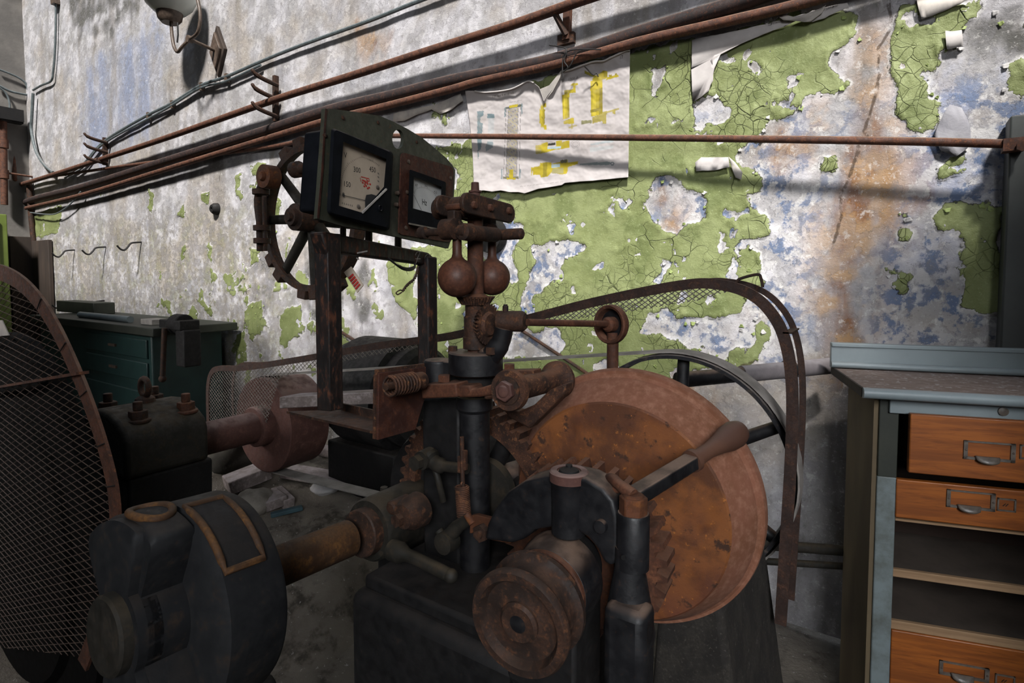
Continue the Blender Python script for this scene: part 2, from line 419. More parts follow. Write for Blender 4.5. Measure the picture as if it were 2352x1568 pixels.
greens = [C3([(1700,380),(1760,360),(1800,420),(1790,520),(1700,600),(1600,620),(1540,560),(1680,500),(1740,440)]),
    C3([(980,500),(1080,440),(1150,420),(1210,470),(1190,560),(1100,640),(990,600)]), C7([(650,1270),(720,1260),(790,1300),(780,1390),(700,1400),(660,1350)]),
    C7([(1480,20),(1580,20),(1600,110),(1740,60),(1890,30),(1900,80),(1820,150),(1800,260),(1720,270),(1700,340),(1600,345),(1580,390),(1650,420),(1640,510),(1740,520),(1700,560),(1690,600),(1600,700),(1570,640),(1500,560),(1490,470),(1450,400),(1450,240),(1480,150)]),
    C7([(1680,860),(1830,790),(1860,890),(1700,910)]), C7([(1690,1120),(1760,1070),(1830,1060),(1920,1060),(2030,1060),(2030,1600),(1780,1600),(1830,1250),(1800,1190),(1720,1190)]),
    C7([(2040,330),(2150,250),(2150,520),(2060,530),(2030,460)]), C7([(1090,810),(1160,800),(1170,880),(1090,880)]), C7([(1480,1080),(1550,1090),(1540,1140),(1480,1110)]), C7([(1500,1170),(1560,1180),(1540,1230),(1500,1220)]),
    C7([(1980,80),(2150,120),(2150,160),(1990,120)]), C7([(1430,1400),(1540,1430),(1520,1500),(1440,1480)]),
    C2([(1380,90),(1460,110),(1510,80),(1480,170),(1470,230),(1410,190),(1360,190),(1390,150)]), C2([(1400,400),(1600,350),(1590,420),(1420,460)]), C2([(1150,380),(1200,350),(1190,420)]),
    C2([(215,520),(310,490),(280,570),(225,570)]), C2([(110,580),(150,560),(135,640),(165,720),(125,690)]), C2([(320,720),(400,730),(400,840),(330,880)]), C2([(290,930),(370,930),(340,1030),(280,1010)]), C2([(210,1040),(270,1040),(260,1120),(220,1150)]), C2([(180,1440),(260,1400),(250,1480),(190,1520)]),
    C1([(1460,1400),(1510,1380),(1500,1480),(1460,1440)]), C1([(1700,1270),(1740,1250),(1730,1370),(1760,1420),(1740,1450),(1700,1350)]), C1([(1080,1360),(1115,1400),(1100,1530),(1065,1500)]), C1([(1800,1340),(1870,1290),(1850,1380),(1810,1390)]), C1([(1280,1550),(1330,1470),(1320,1560)]),
    CB([(265,1180),(350,1150),(345,1230),(325,1310),(200,1340),(190,1220)]), C1([(720,1400),(740,1370),(735,1430)]),
    [(570,700),(600,690),(605,760),(580,790),(565,740)], [(430,730),(445,700),(455,750),(440,790)], [(540,780),(560,760),(565,830),(545,850)], [(640,720),(690,700),(700,760),(650,790)]]
stain = C7([(1370,200),(1440,250),(1400,420),(1340,560),(1440,600),(1480,760),(1500,900),(1480,1060),(1440,1200),(1330,1280),(1290,1568),(1250,1900),(1120,1950),(1060,1568),(1090,1400),(1080,1190),(1180,1000),(1230,760),(1310,600),(1330,450)])
stains2 = [[(832,70),(862,66),(875,100),(860,140),(840,130),(830,100)], C7([(240,1030),(290,1030),(280,1055),(240,1050)]), C7([(290,1130),(350,1120),(350,1170),(300,1170)]), C7([(880,765),(910,765),(905,795),(885,790)]), C7([(1020,740),(1060,740),(1040,765)]), C7([(1080,590),(1120,590),(1120,620),(1080,620)]), [(1550,900),(1590,880),(1600,930),(1560,930)]]
blues = [C1([(600,450),(900,250),(1180,150),(1170,700),(1190,900),(1060,1050),(800,1200),(640,1250),(600,1000),(580,700)]), [(2140,150),(2352,120),(2352,330),(2300,460),(2120,430),(2080,340)], [(1760,340),(1800,300),(1830,340),(1800,400)], [(2060,440),(2150,450),(2140,560),(2050,520)]]
molds_and_shade = [C1([(480,-40),(1000,-40),(900,180),(700,300),(600,220),(500,120)]), [(560,560),(760,560),(840,640),(760,740),(590,700)], [(780,600),(860,590),(840,740),(790,720)], [(2120,30),(2352,-20),(2352,110),(2180,140)]]  # mould at top left; the shadow blob by the meter frame is painted in too
def towall(poly): return [(p.x, p.z) for p in (W(x, y) for x, y in poly)]
def sdf(polys, xs, zs, lim=0.3):
    out = np.full(xs.shape, -lim)
    for pl in polys:
        q = towall(pl); ax = [a for a, b in q]; az = [b for a, b in q]
        k = (xs > min(ax)-lim) & (xs < max(ax)+lim) & (zs > min(az)-lim) & (zs < max(az)+lim)
        if not k.any(): continue
        a, b = xs[k], zs[k]; d = np.minimum(segdist(q, a, b), lim); d = np.where(inside(q, a, b), d, -d)
        out[k] = np.maximum(out[k], d)
    return out
def grid_mesh(name, VX, VZ, pos, attrs, mat):
    nx, nz = VX.shape[1], VX.shape[0]
    me = bpy.data.meshes.new(name)
    idx = np.arange(nx*nz).reshape(nz, nx)
    f = np.stack([idx[:-1, :-1], idx[:-1, 1:], idx[1:, 1:], idx[1:, :-1]], -1).reshape(-1, 4)
    me.vertices.add(nx*nz); me.vertices.foreach_set('co', pos.reshape(-1))
    me.loops.add(f.size); me.loops.foreach_set('vertex_index', f.reshape(-1))
    me.polygons.add(len(f)); me.polygons.foreach_set('loop_start', np.arange(0, f.size, 4)); me.polygons.foreach_set('loop_total', np.full(len(f), 4))
    me.update(calc_edges=True); me.validate()
    me.polygons.foreach_set('use_smooth', [True]*len(f))
    for k, a in attrs.items():
        at = me.attributes.new(k, 'FLOAT', 'POINT'); at.data.foreach_set('value', a.reshape(-1).astype(np.float32))
    me.materials.append(mat)
    o = bpy.data.objects.new(name, me); COL.objects.link(o); return o
_prm = np.random.default_rng(11).permutation(512)
def pnoise(x, z, seed):
    xi, zi = np.floor(x).astype(int), np.floor(z).astype(int); fx, fz = x-xi, z-zi
    u, v = fx*fx*fx*(fx*(fx*6-15)+10), fz*fz*fz*(fz*(fz*6-15)+10)
    def g(i, j):
        h = _prm[(_prm[(i+seed*31) & 511]+j*7+seed) & 511]*(2*PI/512*13.0)
        return np.cos(h)*(fx-(i-xi))+np.sin(h)*(fz-(j-zi))
    a, b, c, d = g(xi, zi), g(xi+1, zi), g(xi, zi+1), g(xi+1, zi+1)
    return (a*(1-u)+b*u)*(1-v)+(c*(1-u)+d*u)*v
def fbm(sx, sz, octv, seed, rough=0.6):
    out, amp, tot, f = 0, 1.0, 0, 1.0
    for o in range(octv):
        out = out+amp*pnoise(GX*sx*f+seed*3.7+o*17.3, GZ*sz*f+seed*1.3+o*9.1, seed+o); tot += amp; amp *= rough; f *= 2.03
    return 0.5+out/tot*0.8
def ss(a, lo, hi):
    t = np.clip((a-lo)/(hi-lo), 0, 1); return t*t*(3-2*t)
def mixc(c, f, h):
    return c*(1-f[..., None])+np.array(lin(h)[:3])*f[..., None]
def wall_mat():
    n = NB('peeling_wall'); g = n.n('ShaderNodeNewGeometry').outputs['Position']
    gp = n.scale(g, (1, 0.2, 1))
    fine = n.noise(26, 5, 0.68, gp); tiny = n.noise(95, 2, 0.7, gp); b1, b2 = n.attr('wear'), n.attr('chip')
    col = n.attr('base', 'Color')
    lw = n.attr('left')
    col = n.mix(n.math('MULTIPLY', n.math('MULTIPLY', lw, n.step(fine, 0.42, 0.64)), 0.7), col, lin('#88816f'))
    col = n.mix(n.math('MULTIPLY', lw, n.step(tiny, 0.57, 0.7, 0, 0.6)), col, lin('#55513f'))
    sp = n.math('MULTIPLY', n.attr('under'), n.step(n.math('ADD', b1, n.math('MULTIPLY', n.math('SUBTRACT', fine, 0.5), 0.9)), 0.5, 0.62))
    col = n.mix(n.math('MULTIPLY', sp, 0.85), col, lin('#4f6282'))
    sp2 = n.math('MULTIPLY', n.attr('under'), n.step(n.math('ADD', b2, n.math('MULTIPLY', n.math('SUBTRACT', fine, 0.5), -0.9)), 0.52, 0.66))
    col = n.mix(n.math('MULTIPLY', sp2, 0.7), col, lin('#c4c2c0'))
    col = n.mix(n.step(tiny, 0.62, 0.72, 0, 0.45), col, lin('#6b6763'))
    col = n.mix(n.step(fine, 0.55, 0.72, 0, 0.6), col, lin('#7a7672'))
    col = n.mix(n.step(fine, 0.42, 0.3, 0, 0.5), col, lin('#c6c4c2'))
    col = n.mix(n.step(tiny, 0.40, 0.3, 0, 0.4), col, lin('#bdbab8'))
    ly = n.math('ADD', n.math('ADD', b2, n.math('MULTIPLY', n.attr('warp'), 4.0)), n.math('MULTIPLY', n.math('SUBTRACT', fine, 0.5), 0.7))
    lay = n.math('MULTIPLY', n.step(ly, 0.70, 0.705), n.step(lw, 0.2, 0.9, 0.55, 1.0))
    col = n.mix(n.math('MULTIPLY', lay, 0.42), col, lin('#77757a'))
    lay_e = n.math('MULTIPLY', n.step(ly, 0.685, 0.70), n.step(ly, 0.712, 0.70))
    col = n.mix(n.math('MULTIPLY', lay_e, 0.45), col, lin('#4a4643'))
    e = n.math('ADD', n.attr('green'), n.math('MULTIPLY', n.math('SUBTRACT', fine, 0.5), 0.05))
    e = n.math('ADD', e, n.math('MULTIPLY', n.math('SUBTRACT', tiny, 0.5), 0.008))
    gm = n.step(e, -0.0015, 0.0015)
    gcol = n.attr('gcol', 'Color')
    gcol = n.mix(n.step(tiny, 0.6, 0.75, 0, 0.4), gcol, lin('#9aa57a'))
    wv = n.n('ShaderNodeVectorMath', operation='ADD'); n.l(gp, wv.inputs[0])
    cx = n.n('ShaderNodeCombineXYZ'); n.l(n.attr('warp'), cx.inputs[0]); n.l(n.attr('warp2'), cx.inputs[2]); n.l(cx.outputs[0], wv.inputs[1])
    ck = n.vor(11, vec=wv.outputs[0]); ck2 = n.vor(27, vec=wv.outputs[0])
    lines = n.math('MAXIMUM', n.math('MULTIPLY', n.step(ck, 0.0, 0.02, 1, 0), n.attr('crack')), n.math('MULTIPLY', n.step(ck2, 0, 0.032, 0.8, 0), n.attr('crack2')))
    gcol = n.mix(n.math('MULTIPLY', lines, 0.8), gcol, lin('#33371f'))
    rim = n.math('MULTIPLY', n.step(e, -0.016, -0.002), n.step(b2, 0.4, 0.55))
    col = n.mix(n.math('MULTIPLY', rim, 0.8), col, lin('#bebcb9'))
    edge = n.math('MULTIPLY', n.step(e, -0.006, -0.0015), n.step(b1, 0.42, 0.55))  # dark line just outside the paint: flake shadow put into the colour
    col = n.mix(n.math('MULTIPLY', edge, 0.85), col, lin('#2e2b26'))
    col = n.mix(gm, col, gcol)
    cl_ = n.math('MULTIPLY', n.step(n.attr('crackline'), 0.0075, 0.003), n.step(fine, 0.38, 0.52))
    col = n.mix(n.math('MULTIPLY', cl_, 0.75), col, lin('#3a2c20'))
    h = n.math('ADD', n.math('MULTIPLY', gm, 0.75), n.math('MULTIPLY', fine, 0.8))
    h = n.math('SUBTRACT', h, n.math('MULTIPLY', lay, 0.35))
    h = n.math('SUBTRACT', h, n.math('MULTIPLY', lines, n.math('MULTIPLY', gm, 0.5)))
    return n.fin(col, n.step(gm, 0, 1, 0.95, 0.62), h, 0.009, bs=0.8, spec=0.3)
XR = 3.0; XL = W(70, 450).x; HC = 5.2
pxs = np.concatenate([np.arange(70, 2380, 4), np.arange(2400, 4200, 60)])
colx = np.array([W(float(p), 630).x for p in pxs]); colx = colx[colx < XR]; colx = np.append(colx, XR)
rowz = np.concatenate([np.arange(0, 2.6, 0.011), np.arange(2.6, HC+0.02, 0.03)]); rowz[-1] = HC
GX, GZ = np.meshgrid(colx, rowz)
gsd = sdf([green_main], GX, GZ); gsd = np.minimum(gsd, -sdf(holes, GX, GZ)); gsd = np.maximum(gsd, sdf(greens, GX, GZ))
osd = sdf([stain]+stains2, GX, GZ); bsd = sdf(blues, GX, GZ); msd = sdf(molds_and_shade, GX, GZ)
ppx = np.vectorize(lambda x: proj((x, D, 1.45))[0])(colx)[None, :]*np.ones_like(GX)
left = ss(ppx, 760, 560)*ss(GZ, 2.15, 1.75)*0.9+ss(ppx, 640, 560)*0.1
under = ss(ppx, 900, 1040)*ss(GZ, 2.25, 2.0)*ss(GZ, 0.9, 1.15)*ss(osd, 0.05, -0.12)
sparse = ss(ppx, 900, 800)*ss(ppx, 330, 470)*ss(GZ, 1.75, 1.35)*ss(GZ, 0.5, 0.9)
big, mid, streak = fbm(1.3, 1.3, 5, 1), fbm(5, 5, 5, 2), fbm(3.2, 0.6, 6, 3)
wear, chip, mid2 = fbm(9, 9, 4, 4), fbm(12, 12, 4, 5), fbm(4, 4, 6, 6)
base = np.ones(GX.shape+(3,))*np.array(lin('#969495')[:3])
base = mixc(base, ss(mid, 0.4, 0.6), '#b6b4b8'); base = mixc(base, ss(big, 0.5, 0.66)*0.7, '#9a9187'); base = mixc(base, ss(streak, 0.54, 0.66)*0.65, '#77716a')
base = mixc(base, ss(fbm(2.2, 2.2, 6, 8), 0.55, 0.68)*0.4, '#84868f')
base = mixc(base, ss(bsd+(mid-0.5)*0.8, -0.08, 0.2)*ss(streak, 0.74, 0.36)*0.8, '#727d98')
base = mixc(base, left*ss(fbm(6, 1.6, 5, 9), 0.5, 0.64)*0.6, '#706a58'); base = mixc(base, left*ss(mid2, 0.55, 0.65)*0.5, '#7c7f62')
base = mixc(base, ss(osd+(fbm(6, 3, 5, 10)-0.5)*0.4, -0.06, 0.07)*(0.45+0.55*ss(fbm(7, 1.2, 5, 19), 0.6, 0.44))*0.95, '#6d4726')
base = mixc(base, ss(osd, -0.14, 0.06)*ss(mid, 0.4, 0.52)*0.8, '#957a5c')
base = mixc(base, ss(msd+(streak-0.5)*1.1, -0.08, 0.14)*ss(mid, 0.7, 0.4)*0.95, '#4f4e4b')
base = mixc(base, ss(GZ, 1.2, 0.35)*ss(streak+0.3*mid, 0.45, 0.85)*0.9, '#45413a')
gcol = np.ones(base.shape)*np.array(lin('#70784c')[:3])
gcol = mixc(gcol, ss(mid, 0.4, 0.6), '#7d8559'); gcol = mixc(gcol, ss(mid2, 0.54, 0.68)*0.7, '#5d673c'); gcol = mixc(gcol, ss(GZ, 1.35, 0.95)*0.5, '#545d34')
ge = gsd+(fbm(7, 7, 5, 12)-0.5)*0.10
ge = np.maximum(ge, np.where(sparse > 0.02, (fbm(6, 4, 5, 13)-0.6+0.06*(sparse-1))*0.5, -0.3))
ge = np.minimum(ge, (0.66-fbm(9, 9, 5, 14))*0.4)
ckl = np.full(GX.shape, 1.0)
for pl in ([(2042,0),(2036,60),(2026,110),(2016,170),(2001,240),(1992,300),(1996,330)], [(1975,335),(1950,400),(1940,450),(1926,500),(1912,560)], [(165,50),(172,70),(185,110),(190,200),(188,300)], [(100,336),(140,332),(165,326),(200,302)], [(500,380),(508,440),(516,500)], [(1660,880),(1700,840),(1740,830)]):
    q = towall(pl); q = [(a+.012*math.sin(i*2.3), b) for i, (a, b) in enumerate(q)]
    k = (GX > min(a for a, b in q)-.1) & (GX < max(a for a, b in q)+.1); d_ = ckl[k]; ckl[k] = np.minimum(d_, segdist(q, GX[k]+.03*(fbm(9, 9, 4, 23)[k]-.5), GZ[k]+.03*(fbm(9, 9, 4, 24)[k]-.5), False))
rel = 0.003*ss(ge, -0.01, 0.01)+0.008*(mid-0.5)+0.011*ss(ge, -0.004, 0.006)*np.exp(-np.maximum(ge, 0)/0.03)*ss(fbm(6, 6, 3, 21), 0.47, 0.56)
pos = np.stack([GX, D-rel, GZ], -1)
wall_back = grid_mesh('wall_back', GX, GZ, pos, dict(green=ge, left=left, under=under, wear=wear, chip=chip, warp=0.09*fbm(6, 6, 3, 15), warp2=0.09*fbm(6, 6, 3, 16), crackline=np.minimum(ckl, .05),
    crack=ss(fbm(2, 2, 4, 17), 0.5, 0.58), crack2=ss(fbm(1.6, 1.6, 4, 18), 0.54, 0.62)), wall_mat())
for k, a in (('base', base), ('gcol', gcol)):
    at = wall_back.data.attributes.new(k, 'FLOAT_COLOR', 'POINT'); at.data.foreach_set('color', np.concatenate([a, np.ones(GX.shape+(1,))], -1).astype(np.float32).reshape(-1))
wall_back['kind'] = 'structure'
def struct(name, mb, mat, **k):
    o = mb.build(name, mat, None, **k); o['kind'] = 'structure'; return o
def slab(name, x0, x1, y0, y1, z0, z1, mat):
    return struct(name, MB().box(((x0+x1)/2, (y0+y1)/2, (z0+z1)/2), (x1-x0, y1-y0, z1-z0)), mat, smooth=False)
YF = -3.0
slab('wall_left', XL-0.2, XL, YF, D+.2, 0, HC, M['plaster_dark'])
slab('wall_right', XR, XR+0.2, YF, D+.2, 0, HC, M['plaster_dark'])
slab('wall_front', XL-.2, XR+.2, YF-0.2, YF, 0, HC, M['plaster_dark'])
slab('shadow_partition', 0.62, XR, 1.2, 1.3, 0, 3.27, M['plaster_dark'])  # unseen partition added to cast shade on the lower right of the wall
# ceiling with an added long opening, shaped so the sun reaches only the upper wall
SUNK, SUNS = 0.6, 1.3
RY0, RY1, RX0, RX1 = 2.55-(HC-0.82)/SUNS, 2.42, XL+0.2, 2.0
cm = MB()
cm.box(((XL+XR)/2, (YF+RY0)/2, HC+.1), (XR-XL+.4, RY0-YF, .2)).box(((XL+XR)/2, (RY1+D+.2)/2, HC+.1), (XR-XL+.4, D+.2-RY1, .2))
cm.box(((XL+RX0)/2-.1, (RY0+RY1)/2, HC+.1), (RX0-XL+.2, RY1-RY0, .2)).box(((XR+RX1)/2+.1, (RY0+RY1)/2, HC+.1), (XR-RX1+.2, RY1-RY0, .2))
struct('ceiling', cm, M['ceiling'], smooth=False)
# floor, gently uneven
fx = np.linspace(XL-.1, XR+.1, 170); fy = np.linspace(YF-.1, D+.1, 90); FX, FY = np.meshgrid(fx, fy)
fz = np.vectorize(lambda a, b: 0.02*mnoise.noise(V((a*1.7, b*1.7, 0)))+0.008*mnoise.noise(V((a*7, b*7, 3))))(FX, FY)
fl = grid_mesh('floor', FX, FY, np.stack([FX, FY, fz-0.01], -1), {}, M['floor']); fl['kind'] = 'structure'
# ------------------------------------------------------------------ light
sun = bpy.data.lights.new('sun', 'SUN'); so = bpy.data.objects.new('sun', sun); COL.objects.link(so)
so.rotation_euler = V((-SUNK, 1, -SUNS)).to_track_quat('-Z', 'Y').to_euler(); so.location = (1, -1, 8)
sun.energy = 8.6; sun.angle = math.radians(6.5); sun.color = (1.0, 0.97, 0.93)
al = bpy.data.lights.new('machine_fill', 'AREA'); ao = bpy.data.objects.new('machine_fill', al); COL.objects.link(ao)  # added fill lamp to brighten the machine, no window modelled
ao.location = (1.75, -2.5, 2.8); ao.rotation_euler = (V((-.1, 1.3, 0.9))-ao.location).to_track_quat('-Z', 'Y').to_euler(); al.shape = 'RECTANGLE'; al.size = 1.5; al.size_y = 1.5
al.energy = 29; al.spread = math.radians(70); al.color = (0.95, 0.97, 1.0)
al2 = bpy.data.lights.new('rubble_fill', 'AREA'); ao2 = bpy.data.objects.new('rubble_fill', al2); COL.objects.link(ao2)  # second added fill lamp, lifts the rubble and drum
ao2.location = (-5.2, -2.85, 2.7); ao2.rotation_euler = (V((-2.9, 2.2, .45))-ao2.location).to_track_quat('-Z', 'Y').to_euler(); al2.shape = 'RECTANGLE'; al2.size = 1.2; al2.size_y = 1.4
al2.energy = 22; al2.spread = math.radians(44); al2.color = (1.0, 0.97, 0.95)
w = bpy.data.worlds.new('world'); SC.world = w; w.use_nodes = True
w.node_tree.nodes['Background'].inputs[0].default_value = (0.75, 0.86, 1.0, 1); w.node_tree.nodes['Background'].inputs[1].default_value = 0.52
SC.view_settings.view_transform = 'Standard'; SC.view_settings.look = 'None'; SC.view_settings.exposure = 0.0; SC.view_settings.gamma = 1; SC.view_settings.use_curve_mapping = False
SC.cycles.use_denoising = True; SC.cycles.max_bounces = 6; SC.cycles.diffuse_bounces = 4
# ------------------------------------------------------------------ pipes and cables along the wall
def wl(pts, off): return [W(x, y, o) for (x, y), o in zip(pts, off if isinstance(off, list) else [off]*len(pts))]
def rpx(px, p): return px/2*depth(p)/FPX
A = wl([(41,424),(100,408),(200,376),(360,324),(500,275),(640,226),(820,170),(1000,112),(1180,56),(1345,-2),(1500,-52),(1850,-165),(2250,-295)], 0.085)
b = MB(); b.tube(smooth_path([P(30,300,6.9), P(32,380,6.9), P(34,412,6.9)]+A[0:1]+A[1:], 4), 0.024, 14)
tag(b.build('wall_pipe', M['rust_pipe']), 'uppermost rusty wall pipe running down from the top edge to the far left corner', 'pipe')
A2 = wl([(20,482),(75,458),(190,429),(400,364),(600,303),(760,252),(900,220),(1040,185),(1270,139),(1466,77),(1685,11),(1800,-28),(2050,-95),(2320,-168)], [.05]*14)
b = MB(); b.tube(smooth_path(A2, 4), 0.034, 16)
tag(b.build('wall_pipe', M['rust_black']), 'thick black pipe on the wall just above the rusty pipe over the poster', 'pipe')
A3 = wl([(60,478),(190,447),(400,383),(600,322),(746,278),(900,240),(1040,204),(1100,187),(1270,149),(1466,96),(1640,56),(1831,11),(1990,-36),(2180,-90),(2340,-136)], [.065]*15)
b = MB(); b.tube(smooth_path(A3, 4), 0.021, 14)
tag(b.build('wall_pipe', M['rust_pipe']), 'rusty pipe directly above the yellow fuse poster, under the thick black pipe', 'pipe')
A4 = wl([(45,428),(100,409),(250,386),(400,366),(560,346),(645,333),(720,319),(850,313),(950,312),(1445,316),(2000,323),(2300,330),(2352,331)], [.04]*9+[.11, .12, .12, .12])
b = MB(); b.tube(smooth_path(A4, 4), 0.0145, 14)
e1 = W(2325,334,.12)
b.box(e1, (0.05, 0.05, 0.04)).hexnut(e1+V((0.02, -0.028, -.012)), -Y, 0.016, 0.014)
tag(b.build('wall_pipe', M['rust_pipe']), 'thin bent rusty pipe crossing level in front of the poster to the grey column', 'pipe')
def px_depth_tube(name, pts, r, mat, label, cat='cable', n=6, **k):
    b = MB(); b.tube(smooth_path(pts, n), r, 8); return tag(b.build(name, M[mat]), label, cat, **k)
c1 = wl([(1600,-235),(1300,-120),(990,-8),(850,47),(700,101),(600,141),(520,176),(462,196),(395,237),(340,264),(262,309),(225,338),(190,378),(150,402)], 0.03)
b = MB(); b.tube(smooth_path(c1, 5), 0.012, 8)
b.tube(smooth_path([p+V((0, -.005, -.028-0.01*math.sin(i*1.9))) for i, p in enumerate(c1[5:])], 5), 0.009, 8)
cab = tag(b.build('power_cable', M['cable']), 'grey twin cable clipped to the white wall below the wall lamp', 'cable')
for i in (6, 7, 8, 9):
    q = c1[i]; MB().box(q+V((0, 0.005, -0.01)), (0.03, 0.03, 0.065)).build('cable_clip', M['brass_dull'], cab)
px_depth_tube('power_cable', wl([(128,-8),(128,60),(126,120),(122,165),(117,186),(95,196),(76,207)], .03), 0.011, 'cable', 'dark cable dropping from the top edge beside the room corner')
b = MB(); q = W(127, 4, .03); b.box(q, (.09, .06, .06))
tag(b.build('junction_box', M['brass_dull']), 'small junction box at the top of the cable beside the room corner', 'box')
px_depth_tube('power_cable', wl([(76,214),(73,270),(72,300),(82,345),(100,376),(122,396)], .05), 0.016, 'cable', 'pale cable bundle hanging in the corner down to the rusty pipes')
LX = XL+0.04
px_depth_tube('power_cable', [PX_(x, y, LX) for x, y in [(-6,158),(20,168),(42,178),(58,190),(64,206)]], 0.012, 'cable', 'upper thin cable on the dark left wall')
px_depth_tube('power_cable', [PX_(x, y, LX) for x, y in [(-6,194),(20,208),(42,214),(64,218)]], 0.014, 'cable', 'lower thin cable on the dark left wall')
px_depth_tube('power_cable', [PX_(x, y, LX) for x, y in [(-6,198),(12,212),(21,232),(22,252),(18,268)]], 0.011, 'cable', 'short cable curling down to the small pipes on the left wall')
px_depth_tube('thin_wire', wl([(70,488),(105,492),(130,490),(160,470),(185,440)], .06), 0.007, 'cable', 'thin wire looping below the rusty pipes at the left corner')
for pts, lab in (([(7,262),(8,330),(9,400),(10,470)], 'upright bare pipe at the left edge, nearest the frame edge'),):
    b = MB(); q = [PX_(x, y, LX+.05) for x, y in pts]; b.tube(q, 0.036, 12)
    for p in (q[1], q[2]): b.lathe(p-Z*.05, Z, [(0, .036), (0, .048), (.1, .048), (.1, .036)], 14)
    b.tube([q[2]+V((0, 0, .02)), q[2]+V((.02, .8, -.02))], .012, 8)
    tag(b.build('riser_pipe', M['rust_pipe']), lab, 'pipe')
b = MB(); b.box(PX_(14, 262, LX+.08), (.12, .3, .14)).box(PX_(26, 272, LX+.06), (.1, .2, .1))
tag(b.build('valve_block', M['iron_dark']), 'dark block on top of the upright pipes at the left edge', 'fitting')
b = MB(); q = [PX_(x, y, XL+.12) for x, y in [(66,415),(69,450),(72,500),(80,580),(84,660)]]; b.tube(smooth_path(q, 4), .03, 10)
tag(b.build('corner_pipe', M['rust_dark']), 'rusty pipe standing in the room corner in front of the dark panel', 'pipe')
# toothed cable brackets
def hook_bracket(x, y0, y1, ys, label, up=True):
    p0, p1 = W(x, y0, 0.0), W(x, y1, 0.0); t = thing('cable_bracket', label, 'bracket', p1, 'toothed iron cable brackets')
    w = rpx(13, p0)*1.6
    MB().beam(p0-Y*.018, p1-Y*.018, w, .03, X).build('back_strip', M['rust_dark'], t)
    L = 0.2
    for y in ys:
        q = W(x, y, 0.03)
        MB().tube(smooth_path([q, q+V((0, -L*.5, .012)), q+V((0, -L*.85, .03)), q+V((0, -L, .06))], 4), [.016]*9+[.012]*3+[.006], 8).build('hook', M['rust_dark'], t)
hook_bracket(638, 176, 280, (196, 228, 268), 'toothed iron bracket over the pipes left of the meter panel')
hook_bracket(247, 317, 380, (328, 350, 376), 'toothed iron bracket over the pipes near the far left corner')
t = thing('pipe_bracket', 'rusty two-legged bracket holding the uppermost pipe above the poster', 'bracket', W(1303, 92))
MB().beam(W(1304,20,.02), W(1302,92,.02), .035, .03, Y).build('back_strip', M['rust'], t)
MB().beam(W(1272,26,.085), W(1300,80,.035), .022, .022).build('strut', M['rust_dark'], t)
MB().box(W(1301,90,.012), (.09, .024, .05)).build('foot_plate', M['rust_dark'], t)
# twisted wire around the pipes above the poster
px_depth_tube('binding_wire', wl([(1262,104),(1300,112),(1296,140),(1304,155),(1290,168),(1310,150),(1330,118),(1380,114),(1300,120),(1293,180)], [.09,.1,.1,.1,.09,.1,.1,.1,.1,.09]), 0.003, 'wire_black', 'loose black wire wound round the two pipes above the poster', 'wire')
px_depth_tube('binding_wire', wl([(1342,152),(1350,160),(1362,172),(1370,168),(1374,176)], [.1,.08,.06,.05,.05]), 0.003, 'wire_black', 'bent wire end poking out of the poster top by the large yellow fuse', 'wire')
# coat hooks
for (x, y), lab in zip([(172,574),(243,567),(325,556),(172,690),(240,690)], ['upper row, nearest the corner', 'upper row, the middle one', 'upper row, the one furthest from the corner', 'lower row, nearest the corner', 'lower row, the right one']):
    q = W(x, y); L = 0.19
    b = MB(); b.tube(smooth_path([q, q+V((0, -L*.45, -.012)), q+V((0, -L*.62, -.05)), q+V((0, -L*.78, -.08)), q+V((0, -L*.95, -.072)), q+V((0, -L*1.1, -.04))], 5), .0085, 8)
    tag(b.build('wall_hook', M['wire_black']), 'bent wire hook on the white wall, '+lab, 'hook', 'wire hooks on the white wall')
# small round socket
b = MB(); q = W(499, 480); b.lathe(q, -Y, [(0, .05), (.03, .045), (.05, .03), (.05, .012), (.03, .012)], 20)
tag(b.build('wall_socket', M['iron_dark']), 'small dark round fitting on the white wall below the pipes', 'fitting')
# wall lamp
q = W(506, 120); t = thing('wall_lamp', 'two-armed wall lamp with milk-glass globe on a diamond wooden plate', 'lamp', q)
h = .2; MB().prism([q+V((0, 0, h)), q+V((.105, 0, 0)), q+V((0, 0, -h)), q+V((-.105, 0, 0))], -Y*.03).build('back_plate', M['wood_dark'], t, bevel=.004)
MB().prism([q+V((0, -.03, h*.72)), q+V((.075, -.03, 0)), q+V((0, -.03, -h*.72)), q+V((-.075, -.03, 0))], -Y*.02).build('front_plate', M['brass_dull'], t, bevel=.003)
jn = W(436, 90, .25); MB().tube([q-Y*.05, jn], .013, 10).lathe(jn+Y*.02, -Y, [(0, .016), (0, .026), (.04, .026), (.04, .012)], 14).build('stem', M['brass_dull'], t)
def wy(x, y): return W(x, y, .27)
MB().tube(smooth_path([jn, wy(418,108), wy(408,119), wy(400,108), wy(395,80), wy(393,50)], 6), .0125, 10).tube(smooth_path([jn, wy(452,78), wy(459,55), wy(459,25), wy(452,-8)], 6), .0125, 10).build('arm', M['brass_dull'], t)
cp = wy(390, 44); s1 = .0037
MB().lathe(cp-Z*.03, Z, [(0, .02), (0, .06), (.03, .085), (.08, .095), (.085, .07), (.085, .0)], 24).build('lamp_holder', M['brass_dull'], t)
gc = cp+Z*.235
MB().lathe(gc-Z*.2, Z, [(.0, .07), (.02, .115), (.07, .165), (.14, .195), (.2, .2), (.27, .19), (.33, .155), (.38, .08), (.4, 0)], 36).build('globe', M['glass_milk'], t)
MB().tube([wy(408,52), wy(409,80), wy(407,98)], .006, 6).build('pull_chain', M['wire_black'], t)
